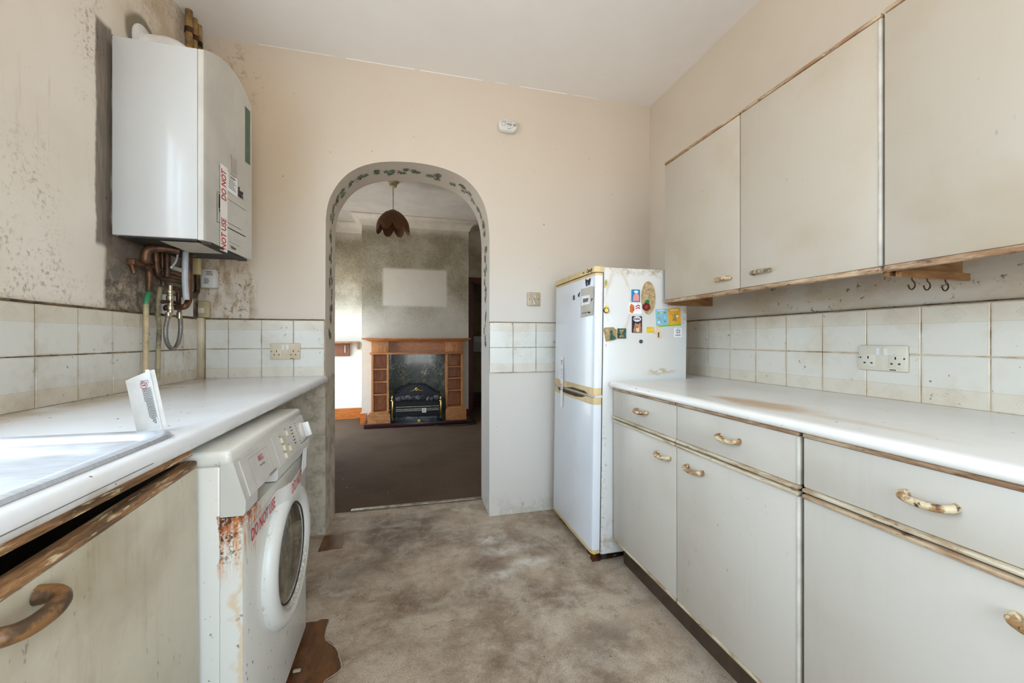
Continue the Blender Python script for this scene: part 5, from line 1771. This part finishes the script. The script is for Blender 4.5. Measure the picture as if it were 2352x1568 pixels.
m = card('fridge_magnet', 1485, 751, 1501.5, 763.5, 'magnet_yellow', 'small yellow rectangular magnet below the cork oval', r=0.002)
patch_([(1488, 755), (1499, 755), (1499, 757), (1488, 757)], 0.0031, 'magnet_pale_yellow', 'print', m)
pl = [at_y(a, c_, FY0) for a, c_ in ((1506, 750), (1509, 747.5), (1513, 750), (1512, 756), (1518, 761), (1518.5, 773), (1512, 776.5), (1507, 774.5), (1507, 768), (1501.5, 764), (1504, 760), (1508, 758))]
m = MB().prism([(p_.x, p_.z) for p_ in pl], 'y', FY0 - 0.004, FY0 - 0.0002).build('fridge_magnet', 'magnet_peach', None, smooth=0, label='peach figure-shaped cut-out magnet under the leaflet', cat='magnet', group=MG)
patch_([(1510, 763), (1513, 763), (1513, 774), (1510, 774)], 0.0046, 'magnet_teal', 'print', m)
m = card('sticker', 1548, 752.5, 1566, 774, 'sticker_white', 'white square sticker with black circle print, far right', 'sticker', th=0.0008, r=0.001, group=None)
disc(1557.5, 760.5, 5.6, 0.0014, 'black_print', 'print', m)
disc(1557.5, 760.5, 5.0, 0.0018, 'sticker_white', 'print', m)
for (a, c_) in ((1555.5, 758.5), (1559.5, 758.8), (1555.8, 762.8), (1559.3, 762.6)):
    disc(a, c_, 1.3, 0.0021, 'black_print', 'print', m, n=8)
patch_([(1551, 769), (1563, 768.6), (1563, 770), (1551, 770.4)], 0.0014, 'black_print', 'print', m)
m = disc(1471.7, 784, 4.3, 0.004, 'magnet_slate', 'fridge_magnet', label='dark slate round magnet lowest on the fridge side', cat='magnet', group=MG)


# door pieces
def on_door(px, py, off):
    q_ = at_x(px, py, 0.856)
    return Vector((0.8485 + LX(q_.z) - off, q_.y, q_.z))


def dpatch(pts, off, mat, name, parent=None, th=0.0006, **k):
    a = [on_door(*p_, off) for p_ in pts]
    b_ = [p_ + Vector((th, 0, 0)) for p_ in a]
    return MB().loft([b_, a], True, True).build(name, mat, parent, smooth=0, **k)


pp = dpatch([(1333, 663.5), (1348, 660), (1353, 657.5), (1362.5, 656.5), (1361.5, 723), (1333.5, 728.5)], 0.0012, 'sticker_grey', 'door_sheet', label='grey cut-out sheet with printed picture on the freezer door', cat='paper')
dpatch([(1335, 680), (1354, 677), (1354, 697.5), (1335, 702)], 0.0018, 'sticker_white', 'print', pp)
dpatch([(1339, 686), (1352, 684), (1350, 692.5), (1339, 695)], 0.0024, 'grey_print', 'print', pp)
dpatch([(1336, 718.5), (1349, 716), (1349, 718.5), (1336, 720.5)], 0.0018, 'grey_print', 'print', pp)
dpatch([(1350, 719), (1352, 714), (1354, 716), (1356, 716), (1355, 719.5)], 0.0018, 'black_print', 'print', pp)
dpatch([(1357.5, 693), (1358, 685), (1361, 684.5), (1360, 688)], 0.0018, 'black_print', 'print', pp)
dpatch([(1343.5, 640), (1347.5, 643), (1351, 642), (1355, 637.5), (1354, 646), (1352, 655), (1350, 655), (1349, 646), (1347, 646.5), (1347.5, 655), (1345.5, 658), (1344, 650)], 0.0016, 'black_print', 'butterfly_magnet', label='black butterfly-shaped magnet at top of the freezer door', cat='magnet', th=0.001)
dpatch([(1315.5, 678.5), (1319, 677.5), (1319, 688), (1315.5, 689)], 0.0016, 'magnet_slate', 'door_magnet', label='small dark rectangular magnet on the freezer door', cat='magnet', th=0.001)
dpatch([(1325.5, 676), (1328, 675.5), (1330, 671), (1331.5, 671), (1329.5, 676.5), (1329, 681.5), (1327.5, 682), (1327.5, 678)], 0.0016, 'black_print', 'door_magnet', label='small black Y-shaped magnet on the freezer door', cat='magnet', th=0.001)

# ================================================================== FLOOR BITS
def ragged(name, px_pts, mat, label, z=0.0025, jag=0.006, n=5, cat='flooring', seed=1):
    rnd = random.Random(seed)
    base = [at_z(a, c_, 0) for a, c_ in px_pts]
    pts = []
    for i in range(len(base)):
        p_, q_ = base[i], base[(i + 1) % len(base)]
        for k in range(n):
            t = k / n
            v_ = p_.lerp(q_, t)
            pts.append((v_.x + rnd.uniform(-jag, jag), v_.y + rnd.uniform(-jag, jag)))
    root = MB().prism(pts, 'z', 0.0002, z).build(name, mat, None, smooth=0, label=label, cat=cat)
    return root


ragged('lino_scrap', [(744, 1230), (791, 1228), (787, 1258), (731, 1267)], 'brown_lino', 'small square remnant of brown lino by the left pier', jag=0.003, seed=2)
big = ragged('lino_scrap', [(700, 1432), (755, 1421), (747, 1450), (748, 1470), (770, 1488), (780, 1515), (783, 1535), (765, 1552), (745, 1565), (735, 1590), (640, 1600), (655, 1500)], 'brown_lino', 'large ragged remnant of brown lino beside washing machine', jag=0.005, n=4, seed=3)
ed = [at_z(a, c_, 0) + Vector((0, 0, 0.004)) for a, c_ in ((757, 1421), (748, 1452), (749, 1472), (771, 1489), (781, 1516), (784, 1536), (766, 1553), (746, 1566), (737, 1588))]
MB().tube(ed, 0.0018, 6, smooth=3, flat=0.5).build('torn_edge', 'torn_edge', big, smooth=60)
ragged('lino_scrap', [(1283, 1190), (1300, 1193), (1345, 1245), (1375, 1262), (1425, 1265), (1432, 1275), (1385, 1285), (1362, 1290), (1352, 1270), (1318, 1222)], 'brown_lino', 'long dark lino remnant showing under the fridge', jag=0.006, seed=4)
for (px, py, mat, lab) in ((1365, 1273, 'magnet_yellow', 'tiny yellow scrap on the floor under the fridge corner'), (1412, 1276, 'magnet_teal', 'tiny teal scrap on the floor between fridge and cabinet')):
    q = at_z(px, py, 0.003)
    MB().rbox(q.x - 0.008, q.x + 0.007, q.y - 0.006, q.y + 0.006, 0.0032, 0.013, r=0.003).build('floor_scrap', mat, None, label=lab, cat='litter')
q = at_z(682, 1542, 0.003)
MB().rbox(q.x - 0.012, q.x + 0.012, q.y - 0.006, q.y + 0.006, 0.003, 0.010, r=0.003).build('plaster_chip', 'torn_edge', None, label='white plaster chip on the brown lino by washing machine', cat='litter')
a, c_ = at_z(806, 1173, 0.006), at_z(1102, 1147, 0.006)
ths = thing('threshold_strip', ((a.x + c_.x) / 2, 2.705, 0.0), 'pale worn threshold strip across the arch floor', 'threshold strip')
MB().rbox(a.x, arch[-1][0] - 0.002, 2.690, 2.722, 0.0045, 0.010, r=0.002).build('strip', 'aged_metal_strip', ths)
for i in range(5):
    xx = a.x + 0.05 + i * 0.17
    MB().lathe([(0.004, 0), (0.004, 0.0006)], (xx, 2.706, 0.010), 'z', 8).build('screw', 'black_print', ths)

# ================================================================== DINING ROOM CONTENT
SYF = 5.225   # face of the fire surround
fp2 = lambda px, py, y_=SYF: at_y(px, py, y_)
HT = 0.055
hx0, hx1 = at_z(835, 986, 0.004).x, fp2(1084, 960, 5.14).x
he = thing('hearth', (0.09, 5.26, 0.004), 'dark slate hearth with mahogany edging on the carpet', 'hearth')
box(hx0 + 0.03, hx1 - 0.03, 5.155, CHY - 0.001, 0.006, HT - 0.004).build('hearth_slab', 'hearth_slate', he, smooth=0)
rbox(hx0, hx1, 5.125, 5.155, 0.005, HT, r=0.004).build('front_edging', 'mahogany', he)
rbox(hx0, hx0 + 0.03, 5.155, CHY - 0.02, 0.005, HT, r=0.004).build('side_edging', 'mahogany', he)
rbox(hx1 - 0.03, hx1, 5.155, CHY - 0.02, 0.005, HT, r=0.004).build('side_edging', 'mahogany', he)

su = thing('fire_surround', (0.09, 5.31, HT), 'oak fire surround with open shelves either side of green marble', 'fireplace')
Z = lambda py, px=955: fp2(px, py).z
Xf = lambda px: fp2(px, 850).x
zb = HT - 0.003
mt = Z(776.2)
YR = CHY - 0.002
mx0, mx1 = at_y(830.5, 777, 5.17).x, at_y(1082, 777, 5.17).x
MB().rbox(mx0, mx1, 5.165, YR, mt - 0.018, mt, r=0.004).build('mantel_shelf', 'oak_surround', su)
x0, x1 = Xf(853), Xf(1063)
MB().loft([[(x0 - 0.004, SYF - 0.004, mt - 0.045), (x1 + 0.004, SYF - 0.004, mt - 0.045), (x1 + 0.004, YR, mt - 0.045), (x0 - 0.004, YR, mt - 0.045)], [(mx0 + 0.015, 5.175, mt - 0.018), (mx1 - 0.015, 5.175, mt - 0.018), (mx1 - 0.015, YR, mt - 0.018), (mx0 + 0.015, YR, mt - 0.018)]], True, True).build('cornice', 'oak_surround', su, smooth=0)
f0, f1 = mt - 0.045, Z(809)
xa, xb = Xf(893), Xf(1023)
blk = [MB().rbox(x0, xa, SYF, YR, f1, f0, r=0.003).build('corner_block', 'oak_upright', su), MB().rbox(xb, x1, SYF, YR, f1, f0, r=0.003).build('corner_block', 'oak_upright', su)]
for o_, px in ((blk[0], 872), (blk[1], 1042.5)):
    q = fp2(px, 794.5)
    MB().lathe([(0.0, -0.004), (0.012, -0.004), (0.02, -0.002), (0.026, -0.004), (0.03, 0.0)], (q.x, SYF, q.z), 'y', 24).build('rosette', 'oak_surround', o_, smooth=40)
MB().box(xa, xb, SYF + 0.085, YR, f1, f0).build('frieze', 'oak_surround', su, smooth=0)
m0 = Z(813.2)
MB().rbox(x0 - 0.022, x1 + 0.008, SYF - 0.012, YR, m0, f1, r=0.004).build('moulding', 'oak_surround', su)
for (pa, pb, sh, base) in ((853, 893, (846.5, 875.3, 904), (844.5, 896.5, 942, 973)), (1024, 1063.5, (843.5, 870.5, 899), (1023, 1070.5, 936, 964.5))):
    xa_, xb_ = Xf(pa), Xf(pb)
    bx0, bx1 = Xf(base[0]), Xf(base[1])
    ztop = Z(base[2])
    MB().box(xa_, xa_ + 0.024, SYF, YR, ztop - 0.03, m0).build('side_panel', 'oak_upright', su, smooth=0)
    MB().box(xb_ - 0.026, xb_, SYF, YR, ztop - 0.03, m0).build('side_panel', 'oak_upright', su, smooth=0)
    MB().box(xa_ + 0.024, xb_ - 0.026, YR - 0.05, YR, ztop - 0.03, m0).build('back_panel', 'oak_upright', su, smooth=0)
    for py in sh:
        zz = Z(py)
        MB().box(xa_ + 0.024, xb_ - 0.026, SYF + 0.004, YR - 0.05, zz - 0.006, zz + 0.008).build('shelf', 'oak_surround', su, smooth=0)
    pl = [(bx0, zb), (bx1, zb), (bx1, ztop - 0.035), (bx1 - 0.03, ztop), (bx0 + 0.03, ztop), (bx0, ztop - 0.035)]
    MB().prism(pl, 'y', SYF - 0.03, YR).build('plinth_block', 'oak_surround', su, smooth=0)
mxa, mxb = Xf(893) + 0.001, Xf(1024) - 0.001
MB().box(mxa, mxb, CHY - 0.03, YR, zb, m0).build('marble_panel', 'green_marble', su, smooth=0)
MB().box(mxa, mxa + 0.012, SYF + 0.01, CHY - 0.03, zb, m0).build('marble_cheek', 'green_marble', su, smooth=0)

# electric fire
EY = 5.19
ef = thing('electric_fire', (0.08, 5.26, HT), 'black coal-effect electric fire with brass posts on the hearth', 'electric fire')
E = lambda px, py, y_=EY: at_y(px, py, y_)
ex0, ex1 = E(905, 900).x, E(1012, 900).x
zc0, zc1 = E(955, 955).z, E(955, 923).z
ab = [(905, 957), (905, 908), (905.5, 902), (915, 898), (922, 891), (935, 883), (947, 880), (957.5, 879.5), (968, 880.5), (980, 884), (992, 892), (1000, 897), (1010.5, 899), (1012, 905), (1012, 955)]
pl = [at_y(a, c_, 5.28) for a, c_ in ab]
MB().prism([(p_.x, p_.z) for p_ in pl], 'y', 5.28, 5.31).build('arched_back', 'fire_black', ef, smooth=0)
rim_ = [at_y(a, c_ + 1.5, 5.275) for a, c_ in ab[2:-2]]
MB().tube(rim_, 0.009, 8, smooth=3).build('arch_rim', 'fire_black', ef, smooth=60)
MB().box(ex0, ex1, EY + 0.02, 5.28, zc0, zc1 - 0.005).build('fire_box', 'fire_black', ef, smooth=0)
for i, py in enumerate((922.5, 930, 946.5, 953)):
    zz = E(955, py).z
    MB().tube([(ex0, EY + 0.012, zz), (ex1, EY + 0.012, zz)], 0.006 if i else 0.008, 8).build('grate_bar', 'fire_black', ef, smooth=60)
for py in (934, 939.5, 943):
    zz = E(955, py).z
    MB().tube([(ex0 + 0.02, EY + 0.017, zz), (ex1 - 0.02, EY + 0.017, zz)], 0.007, 8).build('heating_element', 'element_grey', ef, smooth=60)
for i in range(1, 5):
    xx = ex0 + (ex1 - ex0) * i / 5
    MB().tube([(xx, EY + 0.008, zc0), (xx, EY + 0.008, zc1)], 0.0022, 6).build('grate_upright', 'fire_black', ef, smooth=60)
for px in (901, 1012.5):
    q = E(px, 940, EY)
    z0_, z1_ = HT + 0.06, E(px, 921).z
    MB().rbox(q.x - 0.013, q.x + 0.013, EY - 0.012, EY + 0.016, z0_, z1_, r=0.003).build('brass_post', 'brass', ef)
    MB().rbox(q.x - 0.024, q.x + 0.024, EY - 0.02, EY + 0.06, HT + 0.0005, HT + 0.06, r=0.006).build('foot', 'fire_black', ef)
    MB().lathe([(0.0, 0.07), (0.006, 0.066), (0.005, 0.052), (0.013, 0.042), (0.014, 0.034), (0.008, 0.024), (0.018, 0.012), (0.020, 0.004), (0.014, 0.0)], (q.x, EY, z1_), 'z', 16).build('finial', 'brass', ef, smooth=50)
q = at_y(957, 895, 5.278)
og = MB()
for (dx, dz, rr_) in ((0, 0.030, 0.016), (-0.016, 0.018, 0.013), (0.016, 0.018, 0.013), (-0.034, 0.006, 0.010), (0.034, 0.006, 0.010), (-0.055, 0.0, 0.008), (0.055, 0.0, 0.008), (0, 0.004, 0.014), (-0.075, -0.002, 0.006), (0.075, -0.002, 0.006)):
    og.lathe([(0.0, -0.008), (rr_ * 0.7, -0.006), (rr_, 0.0)], (q.x + dx, 5.278, q.z - 0.012 + dz), 'y', 10)
og.build('brass_ornament', 'brass', ef, smooth=60)
rnd = random.Random(11)
for i, px in enumerate((915, 927, 938, 950, 962, 972, 984, 996, 1003, 921, 944, 967, 990)):
    ps = at_y(px, 916 - (i % 3) * 1.8 - (2 if 2 < i < 5 else 0), 5.225 + 0.02 * (i % 2))
    bm = bmesh.new()
    bmesh.ops.create_icosphere(bm, subdivisions=2, radius=1)
    sx_, sy_, sz_ = rnd.uniform(0.032, 0.046), 0.026, rnd.uniform(0.024, 0.036)
    for v_ in bm.verts:
        n_ = mnoise.noise(v_.co * 1.6 + Vector((i * 7, 0, 0)))
        v_.co = v_.co * (1 + 0.35 * n_)
        v_.co = Vector((v_.co.x * sx_, v_.co.y * sy_, v_.co.z * sz_)) + ps
    MB().bm(bm).build('coal', 'coal_grey', ef, smooth=25)
q = E(974, 942)
box(q.x - 0.026, q.x + 0.026, EY + 0.002, EY + 0.006, q.z - 0.028, q.z + 0.028).build('data_label', 'sticker_white', ef, smooth=0)
lines((q.x - 0.02, EY + 0.002, q.z + 0.018), (1, 0, 0), (0, 0, 1), 0.040, 5, 0.008, 0.003).build('label_print', 'grey_print', ef, smooth=0)
cb = [at_y(972, 962, 5.15) + Vector((0, 0, 0.0)), Vector((0.22, 5.13, 0.066)), Vector((0.30, 5.10, 0.02)), Vector((0.42, 5.05, 0.009)), Vector((0.60, 5.04, 0.009)), Vector((0.78, 5.08, 0.009)), Vector((0.82, 5.17, 0.009)), Vector((0.80, 5.30, 0.009))]
cb[0] = Vector((0.14, 5.17, 0.062))
MB().tube(cb, 0.005, 8, smooth=5).build('power_cord', 'cable_black', None, smooth=60, label='black power cord trailing from the electric fire onto the carpet', cat='cord')
q = at_y(963, 964, 5.165)
MB().rbox(q.x - 0.018, q.x + 0.018, 5.16, 5.19, HT - 0.004, HT + 0.026, r=0.008).build('hearth_litter', 'magnet_yellow', None, label='crumpled yellow scrap on the hearth beneath the fire', cat='litter')

# pendant lamp
pd = thing('pendant_lamp', (-0.18, 4.21, 2.30), 'brown wicker pendant lampshade hanging in the dining room', 'lamp')
rx, ry = -0.18, 4.21
MB().lathe([(0.052, ZC - 0.001), (0.052, ZC - 0.012), (0.040, ZC - 0.018), (0.036, ZC - 0.045), (0.026, ZC - 0.052), (0.0, ZC - 0.054)], (rx, ry, 0), 'z', 24).build('ceiling_rose', 'aged_bakelite', pd, smooth=40)
ztop = at_y(902, 483, ry).z
MB().tube([(rx, ry, ZC - 0.05), (rx + 0.001, ry, ztop - 0.02)], 0.0045, 8).build('flex', 'aged_bakelite', pd, smooth=60)
MB().lathe([(0.0, 0.004), (0.03, 0.0), (0.032, -0.01), (0.0, -0.012)], (rx, ry, ztop), 'z', 20).build('shade_cap', 'wicker_brown', pd, smooth=40)
PH, PR = 0.232, 0.158
nP = 8
pm = None
for i in range(nP):
    if pm is None:
        mb = MB()
        nu, nv = 9, 9
        for th_ in (0.0, 0.004):
            vs = []
            for j in range(nv):
                for k in range(nu):
                    u_ = k / (nu - 1) * 2 - 1
                    t = j / (nv - 1)
                    drop = PH * (1 - 0.30 * abs(u_) ** 2.2)
                    h_ = drop * t
                    f_ = min(h_ / PH, 1)
                    r_ = 0.022 + (PR - 0.022) * math.sin(min(f_ * 2.0, 1.57)) ** 0.62 + 0.010 * (1 - u_ * u_) * f_ + 0.02 * max(0, f_ - 0.85)
                    an = u_ * math.pi / nP * 1.02
                    vs.append(((r_ - th_) * math.cos(an), (r_ - th_) * math.sin(an), -h_))
            mb.add(vs, [(j * nu + k, j * nu + k + 1, (j + 1) * nu + k + 1, (j + 1) * nu + k) for j in range(nv - 1) for k in range(nu - 1)])
        o = mb.build('shade_petal', 'wicker_brown', pd, smooth=60, origin=(0, 0, 0))
        pm = o.data
    else:
        o = bpy.data.objects.new('shade_petal', pm)
        COL.objects.link(o)
        o.parent = pd
    o.location = Vector((rx, ry, ztop)) - WO[pd.name]
    o.rotation_euler = (0, 0, 2 * math.pi * (i + 0.5) / nP - math.pi / 2)

# shelf with meter cupboard in the left alcove
q0, q1 = at_y(760, 787, DYB - 0.18), at_y(823, 786, DYB - 0.18)
sh = thing('alcove_shelf', (q1.x - 0.3, DYB, q1.z), 'wooden wall shelf in the bright alcove left of chimney', 'shelf')
rbox(DXL + 0.004, q1.x, DYB - 0.18, DYB - 0.001, q1.z - 0.014, q1.z + 0.012, r=0.004).build('shelf_board', 'shelf_wood', sh)
MB().prism([(DYB - 0.001, q1.z - 0.10), (DYB - 0.03, q1.z - 0.095), (DYB - 0.10, q1.z - 0.04), (DYB - 0.15, q1.z - 0.014), (DYB - 0.001, q1.z - 0.014)], 'x', q1.x - 0.03, q1.x - 0.005).build('shelf_bracket', 'shelf_wood', sh, smooth=0)
q0, q1 = at_y(764, 818, DYB - 0.05), at_y(803, 790, DYB - 0.05)
bx_ = thing('wooden_wall_box', ((q0.x + q1.x) / 2, DYB, q0.z), 'brown wood panel box fixed under the alcove shelf', 'box')
rbox(max(q0.x - 0.18, DXL + 0.004), q1.x, DYB - 0.05, DYB - 0.001, q0.z, q1.z + 0.008, r=0.003).build('panel', 'panel_wood', bx_)
q = at_y(792.5, 801, DYB - 0.05)
rbox(q.x - 0.006, q.x + 0.006, DYB - 0.056, DYB - 0.049, q.z - 0.05, q.z + 0.05, r=0.002).build('latch', 'grey_plastic', bx_)
# white unit beyond the doorway
q0, q1 = at_y(1088, 808, 6.9), at_y(1112, 772, 6.9)
mb_ = thing('meter_box', (q0.x + 0.1, 6.99, q0.z), 'white box fixed on the dark hall wall beyond doorway', 'meter box')
rbox(q0.x, q1.x + 0.1, 6.90, 6.999, q0.z, q1.z, r=0.006).build('case', 'white_plastic', mb_)
rbox(q0.x + 0.02, q1.x + 0.08, 6.893, 6.901, q0.z + 0.03, q1.z - 0.1, r=0.003).build('cover', 'grey_plastic', mb_)
